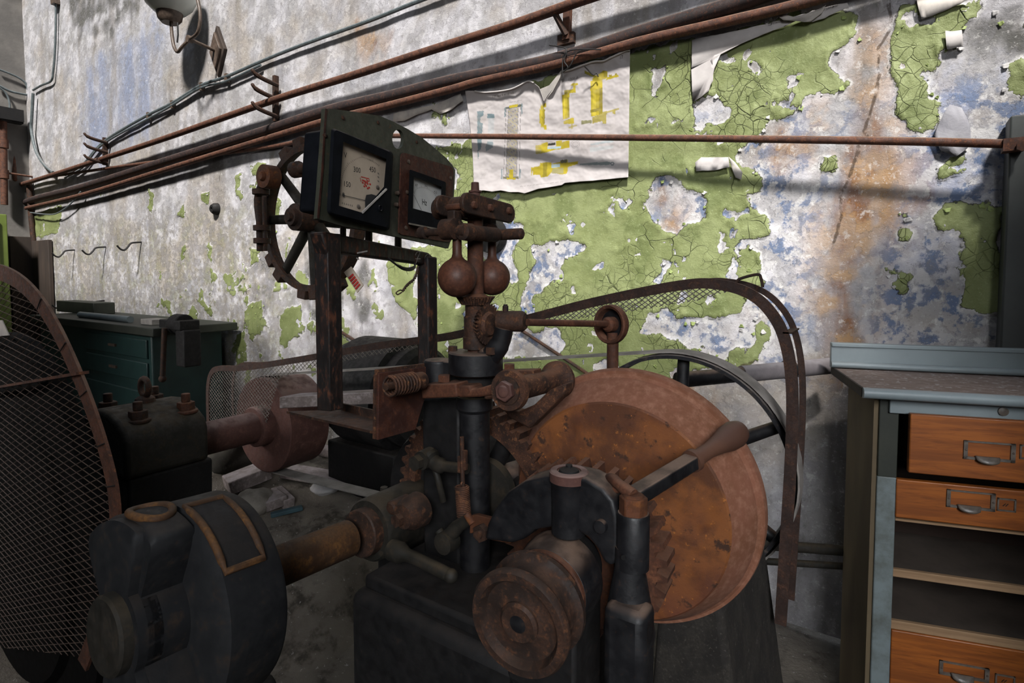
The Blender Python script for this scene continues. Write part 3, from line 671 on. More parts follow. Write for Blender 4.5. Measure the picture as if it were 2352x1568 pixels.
# steel column at the right edge
t = tag(MB().box(V((.345, D-.055, .98)), (.11, .1, 1.96)).build('steel_column', M['column'], bevel=.006), 'dark grey steel column against the wall behind the cabinet', 'column')
# ash-grey pipe and low pipes
p0, p1 = P(1555,873,1.95), P(1925,838,2.12)
t = thing('transmission_shaft', 'dusty grey round bar behind the belt wheel, reaching the cabinet', 'shaft', p0)
d = (p1-p0)
MB().tube([p0+d*.38, p1], .03, 20).build('bar', M['ash_pipe'], t)
MB().tube([p0, p0+d*.38], .027, 20).build('dark_end', M['iron'], t)
MB().tube([p0+d*.655, p0+d*.70], .034, 20).build('collar', M['iron'], t)
# wall papers
# ------------------------------------------------------------------ the poster and torn papers on the wall
def pol(c, pts): return cv(4.355, 1040, 100, pts)
top = [(1068,208),(1090,209),(1112,212),(1130,211),(1150,209),(1175,204),(1195,195),(1212,186),(1226,190),(1238,200),(1246,222),(1249,233),(1255,222),(1268,206),(1280,190),(1292,164),(1310,160),(1325,154),(1345,147),(1365,141),(1385,140),(1400,133),(1420,124),(1437,116),(1447,115)]
bot = [(1088,441),(1110,437),(1130,440),(1150,437),(1170,441),(1190,441),(1205,444),(1220,439),(1235,434),(1260,430),(1290,425),(1297,420),(1330,417),(1360,415),(1390,412),(1420,409),(1443,407)]
def interp(pts, x):
    xs = [p[0] for p in pts]; ys = [p[1] for p in pts]; return float(np.interp(x, xs, ys))
def poff(px, py):
    v = (py-interp(top, px))/max(1, interp(bot, px)-interp(top, px))
    o = 0.024+0.006*mnoise.noise(V((px*.016, py*.022, 0)))+0.004*mnoise.noise(V((px*.04, py*.05, 5)))+0.0012*mnoise.noise(V((px*.13, py*.13, 9)))
    o += 0.020*max(0, 1-v/0.10)**2+0.012*max(0, (v-0.85)/0.15)**2
    return o
NXP, NYP = 260, 200
us = np.linspace(0, 1, NXP); vsn = np.linspace(0, 1, NYP)
PXg = np.zeros((NYP, NXP)); PYg = np.zeros((NYP, NXP))
for i, u in enumerate(us):
    for j, v in enumerate(vsn):
        x = (1068+u*379)*(1-v)+(1088+u*355)*v+5*math.sin(v*PI)*(1-u)
        PXg[j, i] = x; t, b_ = interp(top, x), interp(bot, x); PYg[j, i] = t+(b_-t)*v
colp = np.ones((NYP, NXP, 3))*np.array(lin('#a39d9c')[:3])
nz = np.vectorize(lambda a, b: mnoise.fractal(V((a*.02, b*.02, 1)), .8, 2, 5))(PXg, PYg)
colp *= (1+0.10*nz)[..., None]
def fill(poly, h, a=1.0):
    m = inside(pol(0, poly), PXg, PYg); colp[m] = colp[m]*(1-a)+np.array(lin(h)[:3])*a
def line(pts, h, w=1.2, a=0.8):
    m = segdist(pol(0, pts), PXg, PYg, False) < w/2; colp[m] = colp[m]*(1-a)+np.array(lin(h)[:3])*a
YL, YD, YS, GY, GL = '#958618', '#786c12', '#8c8142', '#5f6f74', '#93999b'
def rect(x0, y0, x1, y1, dx=0): return [(x0, y0), (x1, y0), (x1+dx, y1), (x0+dx, y1)]
def cyl_fig(x0, x1, y0, y1, dx=0, tilt=0, h=YL):
    n = 7
    for k in range(n):
        a, b = x0+(x1-x0)*k/n, x0+(x1-x0)*(k+1)/n
        fill([(a, y0+tilt*(a-x0)), (b, y0+tilt*(b-x0)), (b+dx, y1+tilt*(b-x0)), (a+dx, y1+tilt*(a-x0))], [YL, '#a69629', '#a69629', YL, YL, YD, YD][k])
# left bracket figure
fill([(245,678),(310,670),(300,800),(285,1030),(252,1160),(246,1000)], GY); fill([(275,740),(340,700),(345,740),(310,800),(275,790)], '#a29c9a')
fill([(345,700),(415,705),(420,745),(345,745)], GY); fill([(355,745),(415,745),(405,990),(350,990)], GL, .55); fill([(345,980),(405,985),(400,1040),(330,1080),(325,1040)], GY, .8)
fill([(255,1080),(320,1020),(330,1060),(260,1120)], '#a29c9a')
# sectioned tube
fill([(555,640),(655,620),(640,1340),(530,1340)], '#85807d')
for k in range(26):
    y = 650+k*27
    for q in range(5):
        x = 562+q*19-(k*0.9); line([(x, y+(q % 2)*13), (x+10, y+8+(q % 2)*13)], '#9a8f55' if (k+q) % 3 else '#5c5957', 1.6, .8)
for a, b in (((535,640),(508,1340)), ((555,640),(530,1340)), ((655,625),(640,1340)), ((678,620),(665,1340))): line([a, b], '#4b4a4c', 1.0)
fill([(525,635),(690,605),(690,630),(525,658)], '#4e5046'); fill([(565,618),(650,605),(650,632),(565,645)], YL)
line([(525,640),(520,730)], GY, 3, .9); line([(690,605),(690,700)], GY, 3, .9); line([(492,1260),(488,1350)], GY, 3, .9); line([(675,1258),(668,1345)], GY, 3, .9)
fill([(500,1330),(660,1330),(660,1352),(500,1352)], '#5c5a48'); fill([(565,1260),(602,1260),(602,1345),(565,1345)], YL); fill([(540,1340),(630,1340),(630,1360),(540,1360)], YL)
line([(505,605),(690,565)], '#7a7674', .8); line([(300,655),(395,610)], '#7a7674', .8)
# three fuses
cyl_fig(868, 922, 655, 800, -2); fill([(880,620),(935,590),(935,635),(910,640),(905,655),(878,650)], YL); fill([(880,800),(915,800),(915,812),(938,812),(938,862),(912,860),(910,840),(880,835)], YL); fill([(890,735),(898,735),(898,745),(890,745)], '#3d3a20')
cyl_fig(1095, 1165, 535, 760, 3, -.25); fill([(1092,515),(1168,500),(1168,540),(1092,555)], YL); fill([(1118,470),(1205,455),(1205,420),(1175,420),(1195,395),(1250,395),(1250,415),(1228,420),(1228,490),(1145,500),(1118,505)], YL)
fill([(1110,775),(1185,745),(1210,740),(1210,800),(1110,805)], YL); fill([(1180,800),(1200,795),(1200,855),(1180,860)], YS, .7); line([(1165,840),(1235,820)], YS, 4, .7)
cyl_fig(1380, 1498, 400, 730, 0, -.15); fill([(1376,380),(1500,350),(1500,440),(1376,470)], '#a09020'); fill([(1376,660),(1498,640),(1498,670),(1376,690)], YD)
fill([(1450,310),(1510,268),(1550,280),(1550,340),(1500,360),(1390,385),(1400,345)], YL); fill([(1505,285),(1545,290),(1545,335),(1510,340)], YD); fill([(1545,335),(1655,310),(1660,330),(1530,368)], YL); fill([(1560,315),(1590,308),(1595,330),(1565,335)], YD); fill([(1620,300),(1640,295),(1645,315),(1622,318)], YD)
fill([(1320,270),(1440,325),(1430,345),(1320,300)], '#7d7416'); fill([(1395,740),(1490,700),(1505,680),(1540,675),(1535,800),(1500,805),(1495,775),(1395,800)], YS); fill([(1285,770),(1390,765),(1390,795),(1285,808)], '#6f6c4e'); line([(1540,690),(1655,655)], YS, 4, .9); fill([(1595,660),(1625,655),(1625,710),(1600,700)], YS)
# lower assemblies
fill([(828,1018),(885,1010),(885,1000),(950,985),(950,1040),(1030,1030),(1030,975),(1095,965),(1095,985),(1165,965),(1165,1040),(1095,1055),(1030,1060),(950,1085),(885,1100),(828,1105)], YL); fill([(955,1000),(1025,990),(1025,1015),(955,1022)], '#2e2c22'); fill([(945,1035),(1080,1025),(1080,1050),(945,1055)], '#8c9ba0'); fill([(828,1060),(885,1055),(885,1100),(828,1103)], YS)
for r in (6, 9.5):
    m = np.abs(np.hypot(PXg-1321.5, (PYg-331))-r) < .6; colp[m] *= .72
fill([(1375,1000),(1605,960),(1605,985),(1375,1020)], GL); fill([(1370,1040),(1610,1015),(1600,1050),(1370,1085)], '#a3a7a8', .7)
fill([(785,1240),(870,1225),(870,1195),(940,1185),(985,1190),(985,1205),(1100,1175),(1125,1158),(1150,1165),(1150,1190),(1255,1178),(1250,1205),(1150,1235),(1145,1300),(1090,1310),(985,1290),(950,1330),(880,1340),(870,1310),(800,1315),(800,1270),(785,1325)], YL)
fill([(985,1210),(1070,1200),(1070,1235),(985,1245)], '#8c9ba0'); fill([(1000,1250),(1110,1240),(1110,1300),(985,1300)], '#7f7b5a', .8); fill([(905,1190),(945,1188),(940,1330),(900,1335)], YD); fill([(1080,1165),(1145,1160),(1140,1190),(1080,1195)], '#57533a')
fill([(1270,1205),(1400,1190),(1560,1180),(1590,1195),(1560,1215),(1400,1215),(1270,1215)], '#6c7474'); m = np.abs(np.hypot(PXg-1406.5, PYg-375.5)-3.2) < 1.2; colp[m] = np.array(lin('#5b6366')[:3])
for k in range(7): line([(280,1265+k*14), (350-6*k, 1258+k*14)], '#8e8987', 1.2, .8)
line([(670,1430),(1100,1380)], '#7d7977', .9); line([(1200,605),(1370,580)], '#8f8a88', 1.4, .5); line([(1310,1240),(1460,1222)], '#9a9593', 1.4, .6)
pb = MB(); pbm = []
pts = [W(PXg[j, i], PYg[j, i], poff(PXg[j, i], PYg[j, i])) for j in range(NYP) for i in range(NXP)]
fcs = [(j*NXP+i, (j+1)*NXP+i, (j+1)*NXP+i+1, j*NXP+i+1) for j in range(NYP-1) for i in range(NXP-1)]
pb.add(pts, fcs)
nb = NB('poster_print'); pm = nb.fin(nb.mix(nb.step(nb.noise(14, 6), .5, .75, 0, .35), nb.attr('print', 'Color'), lin('#8f8984')), 0.85, nb.noise(60, 4), .0008)
po = pb.build('poster', pm, recalc=False, angle=180)
at = po.data.attributes.new('print', 'FLOAT_COLOR', 'POINT'); at.data.foreach_set('color', np.concatenate([colp, np.ones((NYP, NXP, 1))], -1).astype(np.float32).reshape(-1))
tag(po, 'white canvas poster with yellow fuses printed on it, hung on the green wall', 'poster')
sm = po.modifiers.new('thickness', 'SOLIDIFY'); sm.thickness = 0.0012; sm.offset = -1
def lettering(s, a, b, hpx, parent, offf, mat, name='lettering', extra=.0015):
    "text along the pixel baseline a-b lying on the wall sheet"
    vs, fs = text2d(s, 1.0); w = max(x for x, y in vs)-min(x for x, y in vs)
    ax, ay = a; bx, by = b; L = math.hypot(bx-ax, by-ay); k = L/w; ux, uy = (bx-ax)/L, (by-ay)/L; cx_, cy_ = (ax+bx)/2, (ay+by)/2
    out = []
    for x, y in vs:
        q = (cx_+ux*x*k, cy_+uy*x*k-y*hpx*1.35); out.append(W(q[0], q[1], offf(*q)+extra))
    m = MB(); m.add(out, fs); o = m.build(name, mat, parent, smooth=False, recalc=False); return o
lettering('ПК на 6 и 10 кВ', (1131,222), (1180,213), 5.5, po, poff, M['ink_soft'])
lettering('ПР   1000 А', (1286,187), (1328,178), 6, po, poff, M['ink_soft'])
lettering('17', (1424,133), (1430,131), 8, po, poff, M['ink'])
fb = MB()
q = [W(1250,232,.02), W(1240,205,.022), (W(1262,196,.045)), W(1291,160,.05), W(1287,178,.05), W(1270,210,.042), W(1252,232,.03)]
fb.prism([q[0], q[1], q[2], q[3], q[4], q[5], q[6]], V((0, -.002, 0))); fb.build('torn_flap', M['paper_back'], po)
# rolled hem along the poster's top edge
hem = [W(x, y, poff(x, y)+.006) for x, y in top[1:9]]; MB().tube(smooth_path(hem, 3), .004, 6).build('rolled_hem', M['paper'], po)
hem = [W(x, y, poff(x, y)+.006) for x, y in top[15:]]; MB().tube(smooth_path(hem, 3), .004, 6).build('rolled_hem', M['paper'], po)
def sheet(name, poly, off, mat, label, curl=0.0, parent=None, th=.0015):
    m = MB(); q = []
    n = len(poly)
    dense = []
    for i in range(n):
        a, b_ = poly[i], poly[(i+1) % n]
        k = max(1, int(math.hypot(a[0]-b_[0], a[1]-b_[1])//12))
        for t in range(k):
            f = t/k; j = (random.random()-.5)*2.5
            dense.append((a[0]+(b_[0]-a[0])*f+j, a[1]+(b_[1]-a[1])*f+j))
    bm = bmesh.new(); vs = [bm.verts.new(W(x, y, off)) for x, y in dense]; f = bm.faces.new(vs)
    bmesh.ops.triangulate(bm, faces=[f])
    for _ in range(1): bmesh.ops.subdivide_edges(bm, edges=bm.edges[:], cuts=1, use_grid_fill=True)
    V3 = [v.co.copy() for v in bm.verts]; F3 = [tuple(v.index for v in fc.verts) for fc in bm.faces]
    bm.verts.index_update(); F3 = [tuple(v.index for v in fc.verts) for fc in bm.faces]; bm.free()
    V3 = [p-Y*(.004*abs(mnoise.noise(p*9))+curl*max(0, mnoise.noise(p*4))) for p in V3]
    m.add(V3, F3); o = m.build(name, mat, parent, angle=60)
    s_ = o.modifiers.new('thickness', 'SOLIDIFY'); s_.thickness = th; s_.offset = 0
    if label: tag(o, label, 'paper')
    return o
t1 = sheet('torn_paper', [(1590,92),(1625,85),(1700,70),(1790,48),(1880,22),(1945,6),(1952,16),(1925,24),(1895,42),(1868,52),(1845,48),(1820,42),(1800,62),(1760,76),(1735,84),(1700,100),(1668,116),(1642,128),(1632,140),(1640,158),(1638,185),(1628,208),(1610,222),(1592,234),(1588,160)], .020, M['paper'], 'long torn white paper hanging under the rusty pipe right of the poster')
lettering('ПРИВОД', (1766,56), (1798,45), 7, t1, lambda *a: .0275, M['ink_soft'])
lettering('МОТОРНЫЙ', (1880,24), (1924,12), 7, t1, lambda *a: .0275, M['ink_soft'])
sheet('curled_paper', [(1786,38),(1800,34),(1842,44),(1870,38),(1898,10),(1890,30),(1862,52),(1830,50),(1800,48)], .036, M['paper_back'], 'small curled strip on the long torn paper', .012)
sheet('paper_scrap', [(1596,372),(1612,362),(1672,360),(1676,384),(1640,390),(1600,394)], .020, M['paper'], 'small oblong paper label stuck on the green paint', .004)
sheet('paper_scrap', [(1674,360),(1688,372),(1706,396),(1704,414),(1690,408),(1682,390)], .022, M['paper_back'], 'torn curl of paper beside the oblong label', .01)
sheet('paper_scrap', [(2104,-6),(2160,-4),(2240,-8),(2180,22),(2118,46),(2110,20)], .020, M['paper_back'], 'torn paper corner at the top edge over the green strip', .008)
sheet('paper_scrap', [(2172,72),(2210,70),(2212,108),(2174,112)], .020, M['paper'], 'small square white paper on the upper right of the wall', .004)
sheet('paint_flap', [(2155,290),(2180,240),(2210,250),(2228,290),(2232,330),(2195,360),(2160,345),(2145,310)], .022, M['flap'], 'large curled grey flap of plaster on the right of the wall', .016)
sheet('torn_paper', [(905,262),(945,250),(1000,240),(1060,216),(1066,232),(1040,250),(1012,262),(990,250),(962,262),(930,278),(905,280)], .020, M['paper_back'], 'torn grey paper strip above the meter panel, left of the poster', .012)
# curling flakes of paint along the broken edges: nobody could count them
fk = MB(); rr = random.Random(5)
def flake(px, py, s, ang, m):
    c = W(px, py, .002); u = V((math.cos(ang), 0, math.sin(ang))); v_ = V((-math.sin(ang), 0, math.cos(ang)))
    n = 5; rows = []
    wj = [s*(.5+.25*rr.random()) for _ in range(n)]
    for i in range(n):
        t = i/(n-1); h = s*.28*t*t; l = s*(t-.15*t*t)
        for j, k in enumerate((-1, -.3, .4, 1)): rows.append(c+u*l+v_*(k*wj[i]*(1-.55*t*abs(k)))-Y*(h+.002+s*.1*(rr.random()-.5)*t))
    fk.add(rows, [(i*4+j, i*4+j+1, (i+1)*4+j+1, (i+1)*4+j) for i in range(n-1) for j in range(3)], m)
edges = [(green_main, 120, -1)]+[(h_, max(6, len(h_)), 1) for h_ in holes]+[(g_, max(4, len(g_)), -1) for g_ in greens]
for poly, cnt, sgn in edges:
    per = [math.hypot(poly[i][0]-poly[(i+1) % len(poly)][0], poly[i][1]-poly[(i+1) % len(poly)][1]) for i in range(len(poly))]
    cxp, cyp = sum(p[0] for p in poly)/len(poly), sum(p[1] for p in poly)/len(poly)
    for i in range(len(poly)):
        for k in range(max(1, int(per[i]/22))):
            if rr.random() > .55: continue
            f = rr.random(); x = poly[i][0]+(poly[(i+1) % len(poly)][0]-poly[i][0])*f; y = poly[i][1]+(poly[(i+1) % len(poly)][1]-poly[i][1])*f
            if not (60 < x < 2340 and 5 < y < 860) or (1060 < x < 1450 and 110 < y < 440): continue
            ang = math.atan2(-(cyp-y), cxp-x)+(PI if sgn > 0 else 0)*0+rr.uniform(-.9, .9)
            flake(x+rr.uniform(-6, 6), y+rr.uniform(-6, 6), rr.uniform(.006, .02), ang, 0 if rr.random() < .55 else 1)
fo = fk.build('peeling_paint', [M['flake_green'], M['flake_white']], angle=60)
s_ = fo.modifiers.new('thickness', 'SOLIDIFY'); s_.thickness = .0006; s_.offset = 0
tag(fo, 'curling flakes of green and white paint along the broken paint edges', 'peeling paint', kind='stuff')
# ------------------------------------------------------------------ the governor with its column
SP = P(1092, 640, 1.10); SX, SY = SP.x, SP.y
def gz(py): return PY(1092, py, SY).z
def gp(px, py, dy=0.0): return PY(px, py, SY+dy)
base = V((SX, SY, gz(1400)))
gov = thing('flyball_governor', 'rusty flyball governor with two hanging balls on a black column', 'governor', base)
def part(name, mb, mat, parent=gov, **k): return mb.build(name, M[mat] if isinstance(mat, str) else mat, parent, **k)
S3 = V((SX, SY, 0))
def at(z): return V((SX, SY, z))
# spindle and head
part('spindle', MB().lathe(at(gz(830)), Z, [(0, .0155), (gz(690)-gz(830), .0155), (gz(690)-gz(830), .0165), (gz(470)-gz(830), .0145)], 24), 'rust')
part('top_bolt', MB().lathe(at(gz(472)), Z, [(0, .0135), (gz(455)-gz(472), .0135), (gz(453)-gz(472), .0105), (gz(443)-gz(472), .0095), (gz(442)-gz(472), .0125), (gz(438)-gz(472), .0125), (gz(437)-gz(472), .008), (gz(419)-gz(472), .0072), (gz(418)-gz(472), .003)], 18), 'rust_red')
zc = gz(480)
head = part('crosshead', MB().box(at(zc), (.05, .060, .036)), 'rust_dark', bevel=.006)
hx = (zc-.018)
# cheek plates of the two arms, one hanging on each side along y
def cheek(sx):
    pl = []
    for k in range(9): a = PI/2+PI*k/8; pl.append(V((SX+sx, SY-.062+.019*math.cos(a), zc+.003+.019*math.sin(a))))
    for k in range(9): a = -PI/2+PI*k/8; pl.append(V((SX+sx, SY+.068+.019*math.cos(a), zc-.004+.019*math.sin(a))))
    return MB().prism(pl, X*.009)
part('cheek_plate', cheek(.026), 'rust_dark', bevel=.002); part('cheek_plate', cheek(-.035), 'rust_dark', bevel=.002)
for dy in (-.05, .0, .062):
    part('pivot_pin', MB().lathe(V((SX-.04, SY+dy, zc)), X, [(0, .006), (.074, .006), (.075, .0075), (.081, .006), (.082, 0)], 12), 'rust')
part('cross_boss', MB().lathe(V((SX-.072, SY-.03, zc+.001)), X, [(0, .015), (.004, .0205), (.075, .0205), (.08, .015)], 24), 'rust_dark')
BR = .0365; DB = .055; zb = gz(637)
for dy, cap in ((-DB, 'ball_arm'), (DB, 'ball_arm')):
    c = V((SX, SY+dy, zb)); s_ = -1 if dy < 0 else 1
    arm = MB().box(V((SX-.006, SY+dy, (zc-.008+gz(548))/2)), (.018, .022, zc-.008-gz(548)))
    arm.lathe(V((SX-.006, SY+dy, gz(552))), Z, [(0, .008), (.004, .015), (.03, .016), (.036, .012)], 18)
    o = part('ball_arm', arm, 'rust_dark', bevel=.002)
    prof = [(-BR*math.cos(PI*i/22), BR*math.sin(PI*i/22)) for i in range(20)]+[(BR*1.03, .0105), (BR*1.2, .0088), (gz(553)-zb, .0085)]
    part('flyball', MB().lathe(c, Z, prof, 36), 'rust_ball')
zy = gz(536)
yk = MB().lathe(V((SX-.083, SY-DB-.012, zy)), X, [(0, .006), (.003, .0115), (.016, .0115), (.018, .007), (.098, .007), (.1, .0115), (.114, .0125), (.117, .006)], 18)
part('lower_link', yk, 'rust_dark')
part('link_collar', MB().lathe(V((SX-.006, SY-DB-.012, zy+.004)), X, [(-.017, .012), (-.015, .0195), (.013, .0195), (.015, .012)], 20), 'rust_dark')
part('slide_barrel', MB().lathe(V((SX+.026, SY-DB-.02, zy-.002)), Y, [(0, .008), (.003, .0155), (.026, .0165), (.027, .0142), (.105, .0142), (.112, .011), (.113, 0)], 22), 'rust_dark')
part('lower_link', MB().lathe(V((SX-.05, SY+DB, zy)), X, [(0, .006), (.003, .011), (.12, .011), (.124, .006)], 16), 'rust_dark')
# crown gear, hub and sleeve
part('crown_gear', MB().gear(at(gz(690)), -Z, 30, .031, .0385, .016, .72, phase=.05).lathe(at(gz(684)), Z, [(0, .033), (.004, .024), (.008, .018)], 24), 'rust_gear')
part('hub', MB().lathe(at(gz(742)), Z, [(0, .02), (gz(700)-gz(742), .02)], 24), 'rust_dark')
part('sleeve', MB().lathe(at(gz(800)), Z, [(0, .0245), (gz(773)-gz(800), .0245), (gz(772)-gz(800), .023), (gz(728)-gz(800), .0225), (gz(724)-gz(800), .02)], 28), 'rust_dark')
zg = gz(742)
part('pinion', MB().gear(V((SX+.029, SY-.006, zg)), -X, 30, .0325, .04, .015, .74).lathe(V((SX+.03, SY-.006, zg)), X, [(0, .03), (.012, .02)], 24), 'rust_gear')
# bracket that carries the drive rod
bk = MB(); b0 = gp(1142, 737, 0); b1 = gp(1207, 738, .012)
bk.lathe(b0, b1-b0, [(0, .016), (.004, .0195), ((b1-b0).length-.006, .0195), ((b1-b0).length, .015)], 24)
part('bearing_barrel', bk, 'rust_dark')
br = MB(); br.tube(smooth_path([gp(1158,752), gp(1150,785), gp(1130,815), gp(1112,832)], 5), [.018]*6+[.02]*5+[.024]*5, 16)
part('bracket', br, 'iron')
part('oil_cup', MB().lathe(gp(1161,722), Z, [(0, .005), (.004, .0055), (.016, .0055), (.0165, .004), (.019, .004)], 10), 'rust_black')
# collar, block, bolts
zt, zb2 = gz(806), gz(858)
part('collar', MB().lathe(at(zb2), Z, [(0, .049), (.003, .053), ((zt-zb2)-.003, .053), (zt-zb2, .05), (zt-zb2, .02)], 44), 'iron')
for px, py, dy in ((1040,803,-.02), (1127,806,-.02), (1120,799,.03)):
    part('bolt', MB().hexnut(PY(px, py, SY+dy)-Z*.006, Z, .0095, .013), 'rust_dark')
part('neck', MB().lathe(at(gz(905)), Z, [(0, .034), (zb2-gz(905), .034)], 28), 'iron_dark')
q0 = gp(1006, 838, -.02)
blk = MB(); blk.lathe(gp(1006, 885, -.01), Z, [(0, .028), (gz(826)-gz(885), .028), (gz(822)-gz(885), .024)], 28).box(gp(1030, 855, 0), (.05, .045, .05))
part('side_boss', blk, 'iron', bevel=.003)
# head casting
def quadbar(name, pts, y0, y1, mat, bevel=.003, parent=gov):
    "outline in the picture at depth y0, thick to y1 along y"
    m = MB(); q = [PY(x, y, y0) for x, y in pts]; m.prism(q, Y*(y1-y0)); return part(name, m, mat, parent, bevel=bevel)
quadbar('clamp_block', [(966,884),(1046,880),(1050,912),(968,916)], SY-.07, SY-.005, 'rust', .003)
quadbar('clamp_arm', [(1046,884),(1078,886),(1082,896),(1125,884),(1140,884),(1140,906),(1100,912),(1050,914)], SY-.06, SY-.02, 'rust', .004)
part('bolt', MB().hexnut(PY(1021,876,SY-.045), Z, .0125, .013), 'rust')
quadbar('rear_bar', [(1126,852),(1225,850),(1225,868),(1126,872)], SY+.02, SY+.05, 'rust_gear', .002)
part('bolt', MB().hexnut(PY(1170,852,SY+.035), Z, .011, .014), 'rust')
# roller on the right of the head
ry0, ry1 = SY-.075, SY+.115
rc = PY(1166, 897, ry0); re_ = PY(1283, 871, ry1); rd = re_-rc; RL = rd.length
rp1 = [(.0, .012), (.0, .0345), (.004, .0362), (.012, .0362), (.017, .031), (.022, .0235), (.04, .0215), (RL-.05, .0205), (RL-.03, .0225), (RL-.016, .031), (RL-.01, .0375), (RL-.002, .0375), (RL, .035), (RL, .012)]
part('roller', MB().lathe(rc, rd, rp1, 44), 'rust_gear')
part('roller_washer', MB().lathe(rc, -rd, [(-.002, .0245), (.003, .0245), (.004, .02)], 30), 'rust_dark')
part('roller_nut', MB().hexnut(rc-rd.normalized()*.003, -rd, .0185, .012, ph=.2).lathe(rc-rd.normalized()*.014, -rd, [(0, .012), (.004, .009), (.0055, .004), (.006, 0)], 20), 'rust_red', bevel=.002)
part('roller_arm', MB().beam(PY(1120, 900, SY-.04), rc+rd*.2, .03, .024), 'rust_gear', bevel=.004)
part('roller_shoe', MB().prism([PY(x, y, SY+.03) for x, y in [(1150,935),(1190,945),(1225,930),(1262,895),(1300,880),(1296,905),(1240,960),(1215,985),(1170,960)]], Y*.03), 'rust_gear', bevel=.004)
# spring on the left
s0, s1 = gp(892, 887, -.178), gp(950, 877, -.112)
part('coil_spring', MB().helix(s0, s1, .0175, .0023, 8.5, 6, 16), 'rust_gear')
part('spring_post', MB().lathe(gp(949, 877, -.112), (s1-s0), [(0, .012), (0, .0165), (.025, .0165), (.028, .012)], 20), 'rust_gear')
part('spring_rod', MB().tube([s0-(s1-s0)*.1, s1], .007, 10), 'rust_dark')
# rust plate in the y-z plane on the left
xq = PY(865, 930, SY-.16).x
def qx(px, py): return PX_(px, py, xq)
part('side_plate', MB().prism([qx(863,856), qx(983,840), qx(972,905), qx(958,950), qx(948,985), qx(861,1009)], X*.008), 'rust_panel', bevel=.001)
part('plate_rim', MB().beam(qx(863,856), qx(983,840), .012, .006, X).beam(qx(866,860), qx(864,1006), .012, .006, X), 'rust_gear')
# column of two uprights
quadbar('left_column', [(968,914),(1054,914),(1054,1420),(975,1420)], SY-.005, SY+.09, 'iron_dark', .006)
cc = gp(1083, 950, 0)
part('right_column', MB().lathe(V((cc.x, SY+.01, gz(1425))), Z, [(0, .03), (gz(948)-gz(1425), .03), (gz(940)-gz(1425), .036), (gz(912)-gz(1425), .036)], 28), 'iron')
for y in (985, 1110): part('column_lug', MB().lathe(gp(1104, y, .02), X, [(-.012, .014), (.010, .014), (.014, .010)], 18), 'iron_dark')
# lever, rod and upright spring on the front
yf = SY-.055
lv = MB(); lv.tube(smooth_path([PY(985,1048,yf), PY(1005,1066,yf), PY(1035,1072,yf), PY(1072,1076,yf)], 5), [.02]*3+[.015]*5+[.0105]*8, 14)
part('lever', lv, 'iron_olive')
part('lever_bolt', MB().lathe(PY(966,1058,yf-.02), Y, [(0, .018), (.03, .02)], 20).hexnut(PY(962,1060,yf-.02), -Y, .015, .014), 'iron_olive')
part('lever', MB().tube(smooth_path([PY(1000,1080,yf), PY(1010,1115,yf), PY(1018,1150,yf+.01)], 4), .0065, 10), 'iron_olive')
part('adjusting_rod', MB().tube([PY(1061,1003,yf-.012), PY(1063,1118,yf-.012)], .0042, 10).box(PY(1056,1066,yf-.012), (.006, .006, .03)).box(PY(1068,1056,yf-.012), (.007, .007, .036)), 'rust_gear')
sp0, sp1 = PY(1061,1116,yf-.012), PY(1066,1186,yf-.012)
part('coil_spring', MB().helix(sp0, sp1, .0118, .0021, 17, 6, 14), 'rust_gear')
part('spring_hook', MB().tube(smooth_path([PY(1063,1104,yf-.012), PY(1059,1112,yf-.018), PY(1061,1121,yf-.012)], 4), .0022, 6).tube([sp1, PY(1072,1196,yf-.012)], .0025, 6), 'rust_gear')
part('link_bar', MB().tube(smooth_path([PY(1078,1192,yf-.02), PY(1055,1206,yf-.02), PY(1034,1228,yf-.02), PY(1020,1250,yf-.02)], 4), [.012]*5+[.0135]*5+[.011]*3, 12), 'iron_olive')
part('link_eye', MB().lathe(PY(1022,1246,yf-.03), Y, [(-.01, .012), (-.008, .02), (.02, .021), (.024, .014)], 20).tube([PY(1008,1218,yf-.02), PY(1022,1240,yf-.02)], .009, 10), 'iron_olive')
pl = MB(); pl.prism([PY(x, y, yf-.03) for x, y in [(1080,1184),(1094,1182),(1150,1196),(1180,1204),(1181,1240),(1172,1249),(1128,1240),(1092,1216),(1084,1225),(1078,1225)]], Y*.01)
part('link_plate', pl, 'rust_orange', bevel=.0015)
part('bolt', MB().hexnut(PY(1111,1220,yf-.03), -Y, .0155, .013, stud=.006), 'rust_dark'); part('bolt', MB().lathe(PY(1148,1228,yf-.03), -Y, [(0, .0085), (.006, .0075), (.008, 0)], 14), 'rust_dark')
part('clevis', MB().tube([PY(1072,1180,yf-.03), PY(1086,1202,yf-.03)], .007, 10), 'rust_orange')
# dim levers low on the left of the column
part('cam', MB().lathe(PY(922,1188,yf-.04), Y, [(0, .012), (.002, .024), (.02, .033), (.05, .035), (.06, .02)], 24).hexnut(PY(918,1192,yf-.04), -Y, .013, .012), 'rust_dark')
part('cam_lug', MB().lathe(PY(912,1160,yf), Y, [(-.02, .01), (-.016, .014), (.03, .014)], 14), 'rust_dark')
part('foot_lever', MB().tube(smooth_path([PY(900,1262,yf-.06), PY(950,1280,yf-.06), PY(1000,1304,yf-.06), PY(1035,1322,yf-.06)], 4), [.02]*3+[.012]*10, 12).sphere(PY(1036,1322,yf-.06), .013), 'iron_olive')
